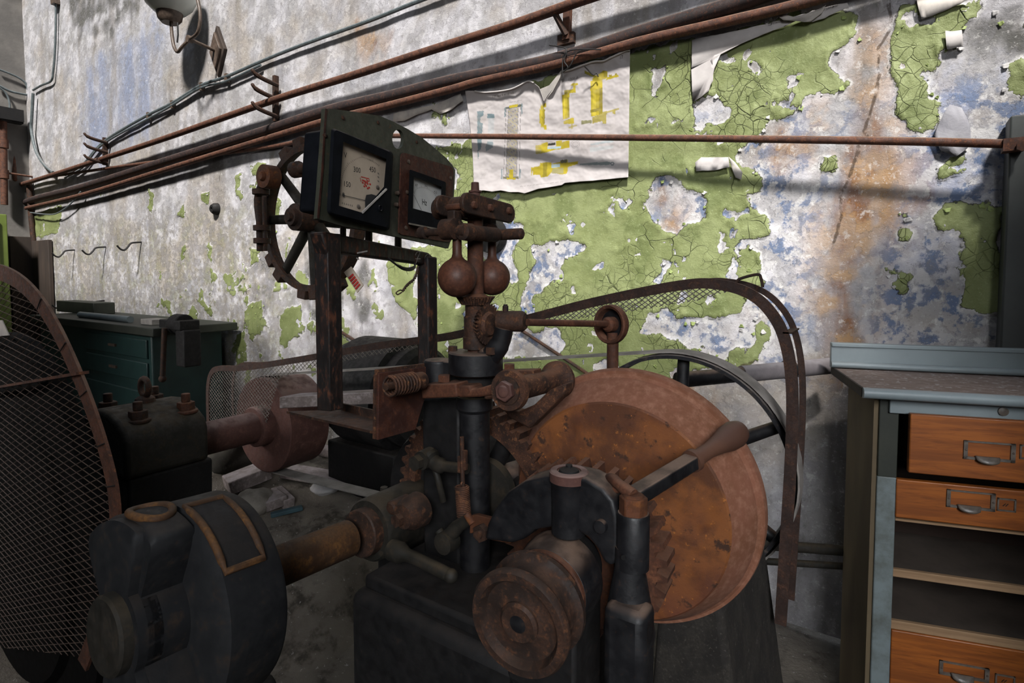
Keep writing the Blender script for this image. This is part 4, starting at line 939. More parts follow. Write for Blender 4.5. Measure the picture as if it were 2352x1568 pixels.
# dark gear box behind the column
part('gear_case', MB().lathe(PY(1010,1150,SY+.10), Y, [(0, .05), (.0, .16), (.02, .17), (.15, .17), (.17, .15)], 40), 'iron_dark')
hb = PY(1112,1128,SY+.05); part('hub_flange', MB().lathe(hb, Y, [(0, .03), (.005, .062), (.02, .066), (.028, .05)], 32), 'iron_olive')
part('cross_tube', MB().tube([PY(1125,1120,SY+.085), PY(1238,1085,SY+.20)], .04, 24), 'iron')
part('toothed_wheel', MB().gear(PY(1100,1143,SY+.11), Y, 46, .200, .214, .06, phase=.03, bore=.165), 'rust_gear')
for a in (25, 62):
    c = PY(1100,1143,SY+.115); r = math.radians(a); part('spoke', MB().tube([c, c+V((math.cos(r), 0, math.sin(r)))*.175], .02, 14), 'iron_dark')
# idler pulley driven through the thin rod
ip = P(1410, 744, 1.235); r0 = gp(1212, 740, .012)
t = thing('idler_pulley', 'small rusty pulley on an upright tube, joined to the governor by a thin rod', 'pulley', PY(1400, 1000, ip.y))
MB().tube([r0, ip-(ip-r0).normalized()*.01], .0068, 12).build('drive_rod', M['rust'], t)
ax = V((-.25, -.97, .02))
MB().lathe(ip, ax, [(-.012, .018), (-.010, .033), (-.004, .0345), (.0, .040), (.005, .0425), (.017, .0425), (.02, .040), (.018, .0345), (.004, .031), (.0, .018)], 40).build('pulley_wheel', M['rust'], t)
MB().lathe(ip, ax, [(-.006, .0305), (.004, .0305), (.004, .02)], 32).build('web', M['iron'], t)
MB().lathe(ip, ax, [(.0, .0165), (.022, .0165), (.027, .012), (.028, 0)], 20).build('hub', M['rust'], t)
MB().tube([V((ip.x, ip.y-.005, ip.z-.018)), V((ip.x, ip.y-.005, PY(1400,1000,ip.y).z))], .0125, 16).build('post', M['rust'], t)
# ------------------------------------------------------------------ the big rusty wheel with its shaft
WY, RY = .985, 1.06
rimc = PY(1442, 1138, RY); wf = PY(1186, 1437, .607); ADIR = (rimc-wf)/(RY-.607)
def ax_at(y): return rimc+ADIR*(y-RY)
wc = ax_at(WY); R = .2565; AX, AZ = wc.x, wc.z
def z_at(px, py, y): return PY(px, py, y).z
gw = thing('gear_wheel', 'large rusty dished wheel facing the camera with a wide paler rim', 'wheel', ax_at(WY))
RB = RY-WY
MB().lathe(ax_at(WY), -ADIR, [(-.05, .02), (-.05, .203), (-.012, .208), (.0, .2095), (.0035, .206), (.0035, .05), (.004, .03)], 72).build('disc', M['wheel'], gw, angle=25)
MB().lathe(ax_at(WY), -ADIR, [(.0, .209), (-.012, .216), (-.05, .239), (-RB+.012, .243), (-RB+.006, .249), (-RB+.006, .2545), (-RB, R), (-RB-.018, R), (-RB-.02, .25), (-RB+.002, .235), (-.03, .213), (-.03, .203)], 96, closed=True).build('rim', M['rim'], gw, angle=25)
MB().gear(ax_at(.84), ADIR, 34, .127, .144, .045, phase=.1, bore=.03).build('pinion', M['rust'], gw)
MB().lathe(ax_at(.80), ADIR, [(0, .03), (.24, .03)], 28).build('hub', M['iron'], gw)
MB().lathe(ax_at(.61), ADIR, [(0, .022), (.3, .022)], 24).build('shaft', M['iron'], gw)
fp = .607
MB().lathe(ax_at(fp), ADIR, [(.004, .0), (.002, .024), (.006, .028), (.010, .028), (.014, .042), (.012, .054), (.004, .058), (.0, .060), (.0, .070), (.004, .073), (.012, .073), (.016, .066), (.022, .063), (.044, .063), (.05, .066), (.054, .073), (.062, .073), (.064, .068), (.064, .02)], 64).build('flanged_pulley', M['rust_dark'], gw)
# ------------------------------------------------------------------ bearing yoke
BY = .725
yk = thing('bearing_yoke', 'black arched iron yoke over the wheel shaft with a round boss on top', 'bearing', PY(1300, 1500, BY))
def pb_(name, mb, mat, **k): return mb.build(name, M[mat], yk, **k)
arch = [(1112,1240),(1118,1205),(1135,1170),(1165,1130),(1205,1103),(1250,1092),(1300,1088),(1345,1098),(1385,1122),(1408,1150),(1418,1190),(1420,1240),(1415,1290),(1402,1302),(1385,1290),(1372,1262),(1350,1235),(1310,1212),(1262,1212),(1225,1218),(1212,1232),(1200,1240),(1175,1248)]
m = MB(); m.prism([PY(x, y, BY) for x, y in arch], Y*.05); pb_('arch', m, 'iron', bevel=.021, seg=5)
bt = PY(1298, 1086, BY); bb_ = PY(1293, 1232, BY)
pb_('boss', MB().lathe(V((bt.x, BY+.012, bb_.z)), Z, [(0, .022), (.003, .0255), (bt.z-bb_.z-.02, .0262), (bt.z-bb_.z-.016, .0285), (bt.z-bb_.z-.002, .029), (bt.z-bb_.z, .027), (bt.z-bb_.z-.002, .017), (bt.z-bb_.z-.002, 0)], 36), 'iron')
pb_('boss_rim', MB().lathe(V((bt.x, BY+.012, bt.z-.002)), Z, [(-.012, .0288), (.001, .0292), (.003, .027), (.003, .018), (0, .0175)], 36), 'rust_red')
pb_('oil_plug', MB().lathe(V((bt.x, BY+.012, bt.z-.002)), Z, [(0, .016), (.004, .014), (.006, .008), (.008, .005), (.011, .005)], 20), 'iron_dark')
cl = ax_at(BY-.03)
pb_('bearing_ring', MB().lathe(cl, ADIR, [(0, .045), (.0, .056), (.004, .061), (.045, .066), (.055, .066), (.06, .06)], 52), 'iron')
pb_('bearing_lip', MB().lathe(cl, -ADIR, [(-.006, .0605), (.0035, .0605), (.005, .058), (.003, .050), (-.003, .049)], 52, closed=True), 'rust')
pt = PY(1448, 1182, BY); pbm_ = PY(1448, 1312, BY)
pb_('post_socket', MB().lathe(V((pt.x, BY+.01, pbm_.z)), Z, [(0, .018), (.002, .0225), (pt.z-pbm_.z-.003, .0228), (pt.z-pbm_.z, .021), (pt.z-pbm_.z-.002, .012)], 32), 'iron')
pb_('slot', MB().lathe(PY(1432, 1280, BY-.014), -Y, [(-.004, .0035), (.0012, .0035)], 10), 'iron_dark')
pb_('hex_nut', MB().hexnut(V((pt.x, BY+.01, pt.z-.004)), Z, .020, .027, ph=.3).lathe(V((pt.x, BY+.01, pt.z+.02)), Z, [(0, .017), (.006, .013), (.0065, 0)], 20), 'rust_orange', bevel=.002)
pb_('stand', MB().lathe(V((pt.x-.004, BY+.01, .05)), Z, [(0, .06), (.3, .06), (pbm_.z-.25, .034), (pbm_.z-.17, .032), (pbm_.z-.14, .036), (pbm_.z-.1, .03), (pbm_.z-.05, .021), (pbm_.z-.02, .0205)], 28), 'iron')
pb_('arch_bolt', MB().lathe(PY(1381,1207,BY-.002), -Y, [(-.004, .0095), (.006, .009), (.007, 0)], 18), 'iron')
pb_('pawl', MB().tube(smooth_path([V((pt.x, BY+.01, pt.z+.024)), PY(1424,1114,BY+.02), PY(1408,1100,BY+.03), PY(1395,1100,BY+.05)], 4), [.009]*4+[.008]*9, 12).tube([PY(1385,1128,BY+.03), PY(1432,1122,BY+.02)], .0055, 10), 'rust')
m = MB(); m.box(PY(1445, 1480, BY-.01), (.06, .05, .12)); pb_('stand_pad', m, 'iron', bevel=.012)
m = MB(); m.lathe(ax_at(BY-.02), ADIR, [(0, .05), (.09, .05)], 30).box(V((AX, BY+.03, (AZ+.3)/2-.02)), (.12, .09, AZ-.3)); pb_('pillar', m, 'iron_dark', bevel=.006)
# ------------------------------------------------------------------ crank handle
k0, k1, k2 = P(1440,1150,.80), P(1592,1057,.92), P(1706,985,1.0)
cr = thing('crank_handle', 'hand crank with a black bar and pear-shaped brown wooden grip', 'crank', k0)
d = (k1-k0).normalized()
MB().beam(k0, k1, .026, .022, Z).build('bar', M['iron'], cr, bevel=.003)
L = (k2-k1).length
MB().lathe(k1, k2-k1, [(-.006, .012), (-.005, .0185), (.004, .0185), (.006, .0135), (L*.3, .0125), (L*.5, .0165), (L*.68, .0225), (L*.82, .0235), (L*.92, .0195), (L*.98, .010), (L, 0)], 32).build('grip', M['handle_wood'], cr)
# ------------------------------------------------------------------ machine bed
bed = thing('machine_bed', 'black iron bed of the machine at the bottom of the photo', 'machine', V((-.55, .95, 0)))
m = MB(); m.box((-.645, .96, .42), (.43, .50, .84)); m.build('bed_block', M['iron_dark'], bed, bevel=.02)
m = MB(); m.box((-.645, .985, .85), (.40, .50, .03)); m.build('bed_plate', M['iron_dark'], bed, bevel=.008)
pl_ = V((P(1655,1500,1.25).x, P(1655,1500,1.25).y, 0)); zt_ = P(1650,1390,1.25).z
m = MB(); m.prism([V((pl_.x-.17, pl_.y-.06, 0)), V((pl_.x+.14, pl_.y-.06, 0)), V((pl_.x+.075, pl_.y-.06, .35)), V((pl_.x+.015, pl_.y-.06, zt_+.03)), V((pl_.x-.12, pl_.y-.06, zt_+.03))], Y*.45)
tag(m.build('concrete_plinth', M['concrete'], bevel=.015), 'rough dark concrete plinth under the right side of the rusty wheel', 'plinth')
# ------------------------------------------------------------------ the meter panel on its frame
def PD(px, py, px0, z0, px1, z1):
    "depth that runs linearly in 1/z between two picture columns (a straight board)"
    i = 1/z0+(1/z1-1/z0)*(px-px0)/(px1-px0); return P(px, py, 1/i)
_c = [PD(x, y, 745, .995, 1045, 1.46) for x, y in ((745,400),(1045,480),(745,260))]
BN = (_c[1]-_c[0]).cross(_c[2]-_c[0]).normalized()
if BN.dot(CAM-_c[0]) < 0: BN = -BN
def B(px, py, off=0.0):
    r = ray(px, py); return CAM+r*((_c[0]+BN*off-CAM).dot(BN)/r.dot(BN))
CP = lambda pts: cv(4.238, 690, 240, pts)
fr = thing('meter_panel', 'grey-green board with a volt meter and a frequency meter on a black angle-iron frame', 'instrument panel', P(752, 945, 1.05))
outl = CP([(240,40),(330,45),(560,75),(780,112),(900,165),(1040,235),(1180,320),(1310,425),(1420,520),(1480,590),(1508,640),(1500,800),(1478,1130),(1462,1330),(1440,1400)])+CP([(1300,1365),(1000,1300),(700,1235),(420,1185),(165,1110),(190,800),(225,300)])
hole = [(CP([(951+57*math.cos(2*PI*k/20), 337+95*math.sin(2*PI*k/20))])[0]) for k in range(20)]
def plate_with_hole(outer, inner, th):
    bm = bmesh.new()
    def loop(pts, off): return [bm.verts.new(B(x, y, off)) for x, y in pts]
    es = []
    for pts in (outer, inner):
        v_ = loop(pts, 0); es += [bm.edges.new((v_[i], v_[(i+1) % len(v_)])) for i in range(len(v_))]
    bmesh.ops.triangle_fill(bm, edges=es, use_beauty=True)
    r = bmesh.ops.extrude_face_region(bm, geom=bm.faces[:])
    bmesh.ops.translate(bm, verts=[v for v in r['geom'] if isinstance(v, bmesh.types.BMVert)], vec=-BN*th)
    bm.verts.index_update(); m = MB(); m.add([v.co.copy() for v in bm.verts], [tuple(v.index for v in f.verts) for f in bm.faces]); bm.free(); return m
plate_with_hole(outl, hole, .008).build('board', M['panel'], fr, angle=30)
MB().prism([B(x, y, .0005) for x, y in CP([(240,40),(222,300),(205,620),(160,1100),(178,1110),(222,620),(238,300),(258,45)])], BN*.001).build('worn_edge', M['rust_panel'], fr)
def bolt(x, y, r=.004, mat='rust_dark'): MB().lathe(B(x, y, .0), BN, [(-.002, r), (.002, r), (.003, r*.6), (.0035, 0)], 10).build('screw', M[mat], fr)
for q in CP([(415,130),(755,175),(1132,365),(238,300)]): bolt(*q)
def rrect(q, k=.08, n=4):
    "rounded quad from four picture corners"
    out = []
    for i in range(4):
        p, a, b = V(q[i]+(0,)), V(q[i-1]+(0,)), V(q[(i+1) % 4]+(0,))
        s0, s1 = p+(a-p)*k, p+(b-p)*k
        for t in range(n+1): t /= n; w = s0*(1-t)**2+p*2*t*(1-t)+s1*t*t; out.append((w.x, w.y))
    return out
# ---- volt meter
vm_o = CP([(300,222),(905,462),(868,1232),(255,1060)]); vm_i = CP([(418,362),(836,530),(812,800),(600,1052),(375,985)])
vm = MB(); o1 = rrect(vm_o, .06); o2 = rrect(CP([(330,240),(890,470),(858,1200),(290,1050)]), .06)
n = len(o1)
f0, f1 = [B(x, y, .0) for x, y in o1], [B(x, y, .016) for x, y in o1]
f2 = [B(x, y, .021) for x, y in o2]
ring = []
win = CP([(418,362),(627,446),(836,530),(824,665),(812,800),(706,926),(600,1052),(487,1018),(375,985),(396,674)])
vm.add(f0+f1+f2, [(i, (i+1) % n, n+(i+1) % n, n+i) for i in range(n)]+[(n+i, n+(i+1) % n, 2*n+(i+1) % n, 2*n+i) for i in range(n)])
def ring_fill(m, outer, inner, off, off2):
    bm = bmesh.new(); es = []
    for pts in (outer, inner):
        v_ = [bm.verts.new(B(x, y, off)) for x, y in pts]; es += [bm.edges.new((v_[i], v_[(i+1) % len(v_)])) for i in range(len(v_))]
    bmesh.ops.triangle_fill(bm, edges=es, use_beauty=True); bm.verts.index_update()
    m.add([v.co.copy() for v in bm.verts], [tuple(v.index for v in f.verts) for f in bm.faces]); bm.free()
    k = len(inner); m.add([B(x, y, off) for x, y in inner]+[B(x, y, off2) for x, y in inner], [(i, (i+1) % k, k+(i+1) % k, k+i) for i in range(k)])
ring_fill(vm, o2, win, .021, .012)
bez = vm.build('volt_meter', M['bakelite'], fr, angle=35)
MB().prism([B(x, y, .0115) for x, y in win], -BN*.004).build('dial', M['dial_cream'], bez, smooth=False)
MB().prism([B(x, y, .0125) for x, y in CP([(640,880),(690,872),(745,890),(720,925),(630,1010),(628,930)])], BN*.001).build('dial_shade', M['ink'], bez, smooth=False)
MB().beam(B(*CP([(836,822)])[0], .022), B(*CP([(602,1052)])[0], .022), .0035, .003, BN).build('glass_strip', M['paper_back'], bez)
MB().lathe(B(*CP([(773,1010)])[0], .021), BN, [(0, .006), (.003, .006), (.003, .0045), (.001, .004), (.001, 0)], 18).build('zero_screw', M['bakelite'], bez)
def dtext(s, c, wpx, hpx, ang, mat, parent, off=.0119, name='numeral', bold=False):
    vs, fs = text2d(s, 1.0); w = max(x for x, y in vs)-min(x for x, y in vs); h = max(y for x, y in vs)-min(y for x, y in vs)
    kx, ky = wpx/w, hpx/h; sk = math.tan(math.radians(ang)); mx = (max(x for x, y in vs)+min(x for x, y in vs))/2; my = (max(y for x, y in vs)+min(y for x, y in vs))/2
    pts = [B(c[0]+(x-mx)*kx, c[1]-(y-my)*ky+(x-mx)*kx*sk, off) for x, y in vs]
    return MB().add(pts, fs).build(name, M[mat], parent, smooth=False, recalc=False)
def cp1(x, y): return CP([(x, y)])[0]
for s_, c, wp, hp in (('V', cp1(438,492), 7, 13), ('300', cp1(552,635), 16, 12), ('450', cp1(702,632), 14.5, 12), ('150', cp1(458,775), 14.5, 12), ('0', cp1(419,872), 5, 8)):
    dtext(s_, c, wp, hp, 13, 'ink', bez)
sc = MB()
def strip(a, b, w, off=.0119):
    a, b = B(*a, off), B(*b, off); d = (b-a).normalized(); n_ = d.cross(BN)*w/2; sc.add([a-n_, a+n_, b+n_, b-n_], [(0,1,2,3)])
arc = smooth_path([V(p+(0,)) for p in CP([(395,880),(398,800),(405,745),(425,665),(470,590),(540,540),(600,520),(660,540),(702,560),(760,600),(800,650)])], 5)
ctr = V(cp1(640,940)+(0,))
for i, p in enumerate(arc[:46]):
    d = (p-ctr).normalized(); L_ = 6 if i % 10 == 0 else 3.4
    strip((p.x, p.y), (p.x+d.x*L_, p.y+d.y*L_), .0007)
sc.build('scale', M['ink'], bez, smooth=False, recalc=False)
sc = MB(); strip(cp1(640,935), cp1(405,880), .0011, .0135); sc.build('needle', M['ink'], bez, smooth=False, recalc=False)
MB().lathe(B(*cp1(419,882), .0135), BN, [(0, .003), (.0006, .003)], 14).build('needle_disc', M['ink'], bez)
sc = MB()
for a, b in (((590,702),(668,722)), ((668,722),(672,748)), ((640,728),(668,748)), ((583,712),(590,752))): strip(cp1(*a), cp1(*b), .0017)
for px_, py_ in ((606,760),(625,745),(648,752),(628,776),(652,770),(678,776),(622,796),(655,816),(668,808),(608,738),(632,758),(640,792)): strip(cp1(px_-7, py_-4), cp1(px_+9, py_+3), .0032)
sc.build('red_stamp', M['ink_red'], bez, smooth=False, recalc=False)
for c, r in ((cp1(562,993), .0042), (cp1(747,805), .0042)): MB().lathe(B(*c, .0117), BN, [(0, r), (.002, r*.9), (.003, 0)], 14).build('dial_screw', M['metal_dull'], bez)
sc = MB()
for i in range(6): strip(cp1(408+19*i, 950+5*i), cp1(411+19*i, 968+5*i), .0016)
for y_ in (670, 705, 745): strip(cp1(752, y_-6), cp1(765, y_+8), .0022)
sc.build('dial_marks', M['ink_soft'], bez, smooth=False, recalc=False)
# meter case behind the board
cq = [(709,312),(748,306),(738,498),(703,478)]
case = MB(); dpt = .050
q0 = [B(x, y, -.008) for x, y in CP([(250,235),(840,430),(815,1190),(195,1030)])]; q1 = [p-BN*dpt for p in q0]
case.hexa(q0, q1); case.build('meter_case', M['bakelite'], fr, bevel=.006)
# ---- frequency meter on a rusty plate
rp = MB(); r_o = rrect(CP([(972,462),(1480,612),(1462,1345),(945,1262)]), .07); rp.prism([B(x, y, .0005) for x, y in r_o], BN*.003); rpl = rp.build('rust_plate', M['rust_panel'], fr, angle=30)
for q in CP([(1035,558),(1445,718),(1010,1200),(1022,855),(930,862),(920,975)]): MB().lathe(B(*q, .0), BN, [(0, .0045), (.006, .0045), (.0075, .002), (.0075, 0)], 10).build('screw', M['brass_dull'], fr)
fm = MB(); fo_ = rrect(CP([(1062,630),(1418,755),(1398,1232),(1042,1165)]), .04); n = len(fo_)
fi = CP([(1104,705),(1372,800),(1362,1080),(1096,1010)])
f0, f1 = [B(x, y, .003) for x, y in fo_], [B(x, y, .018) for x, y in fo_]
fm.add(f0+f1, [(i, (i+1) % n, n+(i+1) % n, n+i) for i in range(n)]); ring_fill(fm, fo_, fi, .018, .009)
fz_ = fm.build('frequency_meter', M['bakelite'], fr, angle=35)
MB().prism([B(x, y, .0085) for x, y in fi], -BN*.003).build('dial', M['dial_white'], fz_, smooth=False)
MB().beam(B(*CP([(1055,1158)])[0], .0185), B(*CP([(1395,1225)])[0], .0185), .0035, .002, BN).build('bottom_strip', M['metal_dull'], fz_)
dtext('Hz', cp1(1208,950), 10.5, 13, 14, 'ink', fz_, .0089)
for s_, c in (('47', cp1(1130,785)), ('50', cp1(1222,788)), ('53', cp1(1316,855))): dtext(s_, c, 6, 6, 16, 'ink_soft', fz_, .0089)
sc = MB()
arc = smooth_path([V(p+(0,)) for p in CP([(1112,870),(1130,830),(1160,815),(1200,815),(1245,830),(1290,862),(1325,910),(1345,950)])], 4); ctr = V(cp1(1190,1030)+(0,))
for i, p in enumerate(arc):
    d = (p-ctr).normalized(); L_ = 6 if i % 5 == 0 else 3
    strip((p.x, p.y), (p.x+d.x*L_, p.y+d.y*L_), .0008, .0089)
sc.build('scale', M['ink_soft'], fz_, smooth=False, recalc=False)
sc = MB(); strip(cp1(1178,1028), cp1(1104,878), .0011, .0093); sc.build('needle', M['ink'], fz_, smooth=False, recalc=False)
# ---- the frame
z0, z1 = 1.05, 1.42
def Fp(px, py): return PD(px, py, 750, z0, 980, z1)
fd = (Fp(980, 640)-Fp(750, 640)); fd.z = 0; fd.normalize(); fnn = Z.cross(fd)
if fnn.dot(CAM-Fp(750, 640)) < 0: fnn = -fnn
lp0, lp1 = Fp(752, 953), Fp(752, 545)
def vpost(px, y0, y1, w, d_, name='post'):
    a, b = Fp(px, y0), Fp(px, y1); a = V((b.x, b.y, a.z))
    m = MB(); m.box((a+b)/2, (w, d_, (b-a).length), (fd, fnn, Z)); return m.build(name, M['frame'], fr, bevel=.003)
# left post: an angle iron with its corner towards the camera
a, b = Fp(752, 950), Fp(752, 535); a = V((b.x, b.y, a.z)); ca = (cR*1.0); ca.z = 0; vd = (a-CAM); vd.z = 0; vd.normalize(); sd = V((vd.y, -vd.x, 0))
e1, e2 = (sd*.9+vd*.62).normalized(), (-sd*.9+vd*.62).normalized()
m = MB(); H_ = Z*(b.z-a.z); W_ = .0285
prof = [a, a+e1*W_, a+e1*W_+vd*.006, a+vd*.008, a+e2*W_+vd*.006, a+e2*W_]
m.prism(prof, H_); m.build('post', M['frame'], fr, bevel=.0015)
rp_ = Fp(981, 860); rt = Fp(981, 590); m = MB(); m.box((V((rt.x, rt.y, rp_.z))+rt)/2, (.032, .032, (rt.z-rp_.z)), (e1, e2, Z)); m.build('post', M['frame'], fr, bevel=.004)
tb = MB(); q0 = [Fp(740, 534), Fp(752, 532), Fp(985, 580), Fp(996, 590), Fp(995, 612), Fp(968, 606), Fp(788, 581), Fp(755, 590)]
tb.prism(q0, -fnn*.03); tb.build('top_bar', M['frame'], fr, bevel=.004)
MB().tube([Fp(800, 520)-fnn*.012, Fp(800, 545)-fnn*.012], .006, 8).build('mounting_bolt', M['brass_dull'], fr)
MB().tube([Fp(858, 525)-fnn*.012, Fp(858, 556)-fnn*.012], .008, 8).build('mounting_bolt', M['brass_dull'], fr)
MB().tube([Fp(925, 545)-fnn*.012, Fp(925, 572)-fnn*.012], .008, 8).build('mounting_bolt', M['brass_dull'], fr)
# chalk marks on the top bar
sc = MB()
def cs(pts, w=.0022):
    q = [Fp(*p)+fnn*.001 for p in cv(5.227, 780, 560, pts)]
    for a_, b_ in zip(q, q[1:]):
        d_ = (b_-a_).normalized(); n_ = d_.cross(fnn)*w/2; sc.add([a_-n_, a_+n_, b_+n_, b_-n_], [(0,1,2,3)])
cs([(905,135),(918,105),(940,90),(960,100),(950,130),(930,170),(915,230)]); cs([(905,178),(968,178)], .0015); cs([(1015,175),(1030,140),(1055,120),(1075,130),(1072,150)], .0016); cs([(1045,240),(1075,245)], .0015); cs([(205,110),(330,85)], .003); cs([(195,170),(230,185)], .003)
sc.build('chalk_marks', M['chalk'], fr, smooth=False, recalc=False)
# angle iron the frame stands on
p0, p1 = PY(658, 944, .735), PX_(866, 972, xq); p1 = V((xq, .735, p0.z-.002)); dd = (p1-p0)
MB().prism([p0, p1, p1+Y*.05, p0+Y*.085+X*.10], -Z*.005).build('shelf', M['rust_dark'], fr)
MB().beam(p0+Y*.075+X*.09, p1+Y*.05+Z*.008, .005, .03, Z).build('shelf_lip', M['rust_dark'], fr)
# loose wires below the bar
WZ = lambda px, py, o=0: Fp(px, py)+fnn*o
for k in range(4):
    w_ = MB(); w_.tube(smooth_path([WZ(890+k*3, 592+k*2, .0), WZ(902+k*4, 608+k*3, .01), WZ(922+k*3, 616+k*1.5, .014), WZ(942, 611+k, .012), WZ(952, 604, .0)], 5), .0022, 6); w_.build('wire_loop', M['wire_black'], fr)
tw0, tw1 = [WZ(x, y, .012) for x, y in ((950,612),(946,630),(940,642),(930,650),(922,658),(915,668))], []
path = smooth_path(tw0, 8); w_ = MB()
for ph in (0, PI): w_.tube([p+(fd*math.cos(i*.9+ph)+Z*math.sin(i*.9+ph))*.0022 for i, p in enumerate(path)], .0021, 6)
w_.build('twisted_wire', M['wire_rust'], fr)
MB().tube(smooth_path([WZ(915,668,.012), WZ(908,666,.012), WZ(899,672,.012), WZ(903,676,.012), WZ(912,671,.012)], 5), .0016, 6).build('wire_end', M['wire_rust'], fr)
# printed tag hanging at the left post
lt = MB(); q = [P(x, y, 1.16) for x, y in ((790,625),(806,612),(834,655),(820,672))]; lt.prism(q, V((0, .002, 0))); tg = lt.build('paper_tag', M['dial_cream'], fr)
sc = MB()
for i in range(5):
    f = .35+.13*i; a_ = q[0].lerp(q[3], f).lerp(q[1].lerp(q[2], f), .15)-Y*.002; b_ = q[0].lerp(q[3], f).lerp(q[1].lerp(q[2], f), .85)-Y*.002
    sc.beam(a_, b_, .0045, .0006, Y)
sc.build('red_print', M['ink_red'], tg)
# ------------------------------------------------------------------ jaw coupling and the shaft into the machine
sA, sB = PY(834, 1222, .80), PY(612, 1312, .575)
sd_ = (sA-sB).normalized()
def sh(t): return sB+sd_*t          # t from the shaft's entry into the coupling
SL = (sA-sB).length
ms = thing('main_shaft', 'thick rusty shaft running from the black coupling into the machine', 'shaft', sB)
MB().lathe(sh(-.06), sd_, [(0, .0365), (SL+.02, .0365)], 32).build('shaft', M['coupling_rust'], ms)
MB().lathe(sh(SL-.01), sd_, [(-.004, .037), (-.003, .047), (.0, .0495), (.024, .0495), (.028, .046)], 40).build('collar', M['rust_dark'], ms)
tu = thing('bearing_tube', 'dark olive cast tube around the shaft beside the black column', 'bearing', sh(SL+.02))
MB().lathe(sh(SL+.012), sd_, [(0, .045), (.0, .062), (.006, .066), (.05, .068), (.12, .072), (.2, .078), (.205, .09), (.24, .092), (.245, .07)], 44).build('housing', M['iron_olive'], tu)
bp = PY(882, 1122, sh(SL+.10).y); MB().hexnut(V((bp.x, bp.y, bp.z-.012)), Z, .009, .016).build('bolt', M['iron_olive'], tu)
MB().box(sh(SL+.14)-Z*.17, (.07, .14, .28)).build('support', M['iron_dark'], tu, bevel=.01)
# coupling
cpc = sh(-.10)
jc = thing('jaw_coupling', 'big black iron jaw coupling with rust on its worn edges, lower left', 'coupling', cpc)
a_, u_, b_ = frame(sd_, Z)
def lobes(t0, t1, r_in, r_out, n, ph, frac, mat, name, bev=.012, soft=.10, r_end=1.0):
    "one coupling half: a core with n heavy rounded jaws"
    m = MB(); N = 144; vs = []; ts = [(t0, r_end), (t0+(t1-t0)*.12, 1.0), (t1-(t1-t0)*.12, 1.0), (t1, r_end)]
    for t, k_ in ts:
        for k in range(N):
            g = 2*PI*k/N; x = ((g-ph)/(2*PI)*n) % 1.0
            e = .5-abs(x-.5); s_ = max(0, min(1, (e-(.5-frac))/soft+0.5)); s_ = s_*s_*(3-2*s_)
            vs.append(sh(t)+(u_*math.cos(g)+b_*math.sin(g))*(r_in+(r_out*k_-r_in)*s_))
    fs = [(j*N+k, j*N+(k+1) % N, (j+1)*N+(k+1) % N, (j+1)*N+k) for j in range(3) for k in range(N)]+[tuple(range(N))[::-1], tuple(range(3*N, 4*N))]
    m.add(vs, fs); return m.build(name, M[mat], jc, bevel=0, angle=50)
RC = .160; T = -.070
def rim_angle(px, py, t, r=None):
    r = r or RC
    f = lambda k: sh(t)+(u_*math.cos(k*PI/360)+b_*math.sin(k*PI/360))*r
    def cost(k):
        q = proj(f(k)); front = (f(k)-sh(t)).dot(CAM-sh(t)); return (q[0]-px)**2+(q[1]-py)**2+(1e9 if front < .012 else 0)
    return min(range(720), key=cost)*PI/360
gl, gm_ = rim_angle(335, 1100, T-.12), rim_angle(222, 1235, T-.145)
lobes(T-.155, T-.092, .068, RC*1.0, 2, gl-PI/2, .23, 'coupling', 'front_jaws', r_end=.95, soft=.07)
MB().lathe(sh(T), sd_, [(-.098, .04), (-.098, RC*.92), (-.09, RC), (-.006, RC), (.002, RC*.975), (.006, RC*.9), (.006, .05)], 80).build('rear_flange', M['coupling'], jc)
lobes(T-.168, T-.135, .068, RC*.97, 2, gm_-PI/2+.15, .20, 'coupling', 'rear_jaws', r_end=.93, soft=.08)
MB().lathe(sh(T-.185), sd_, [(0, .03), (.0, .052), (.004, .056), (.06, .058), (.07, .058)], 40).build('hub', M['iron_olive'], jc)
MB().lathe(sh(T), sd_, [(0, .03), (0, .05), (.05, .046), (.06, .036)], 32).build('rear_boss', M['iron_olive'], jc)
# the pocket seen on the top: a raised rusty rim round a flat patch painted dark for the slot's shade; the long window likewise
def on_rim(t, g, r=RC): return sh(t)+(u_*math.cos(g)+b_*math.sin(g))*r
g0 = rim_angle(372, 1108, T-.125)
rimt = [on_rim(T-.125+.026*math.cos(2*PI*k/28), g0+.22*math.sin(2*PI*k/28), RC*1.01) for k in range(28)]
MB().tube(rimt, .006, 10, closed=True).build('pocket_rim', M['coupling_rust'], jc)
pk = MB(); pk.add([on_rim(T-.125+.022*math.cos(2*PI*k/28), g0+.19*math.sin(2*PI*k/28), RC*1.012) for k in range(28)], [tuple(range(28))]); pk.build('pocket', M['iron_dark'], jc)
g1, g2 = rim_angle(476, 1142, T-.055), rim_angle(562, 1297, T-.055)
wr = []
for t, g in ((T-.06, g1),): wr.append(on_rim(t, g, RC*1.004))
for k in range(4): pass
ng = 8
edge = [on_rim(T-.086, g1+(g2-g1)*k/ng, RC*1.005) for k in range(ng+1)]+[on_rim(T-.026, g2+(g1-g2)*k/ng, RC*1.005) for k in range(ng+1)]
MB().tube(edge, .0055, 10, closed=True).build('window_rim', M['coupling_rust'], jc)
m = MB(); L1 = [on_rim(T-.082, g1+(g2-g1)*k/ng, RC*1.006) for k in range(ng+1)]; L2 = [on_rim(T-.030, g1+(g2-g1)*k/ng, RC*1.006) for k in range(ng+1)]
m.add(L1+L2, [(k, k+1, ng+2+k, ng+1+k) for k in range(ng)]); m.build('window', M['iron_dark'], jc)
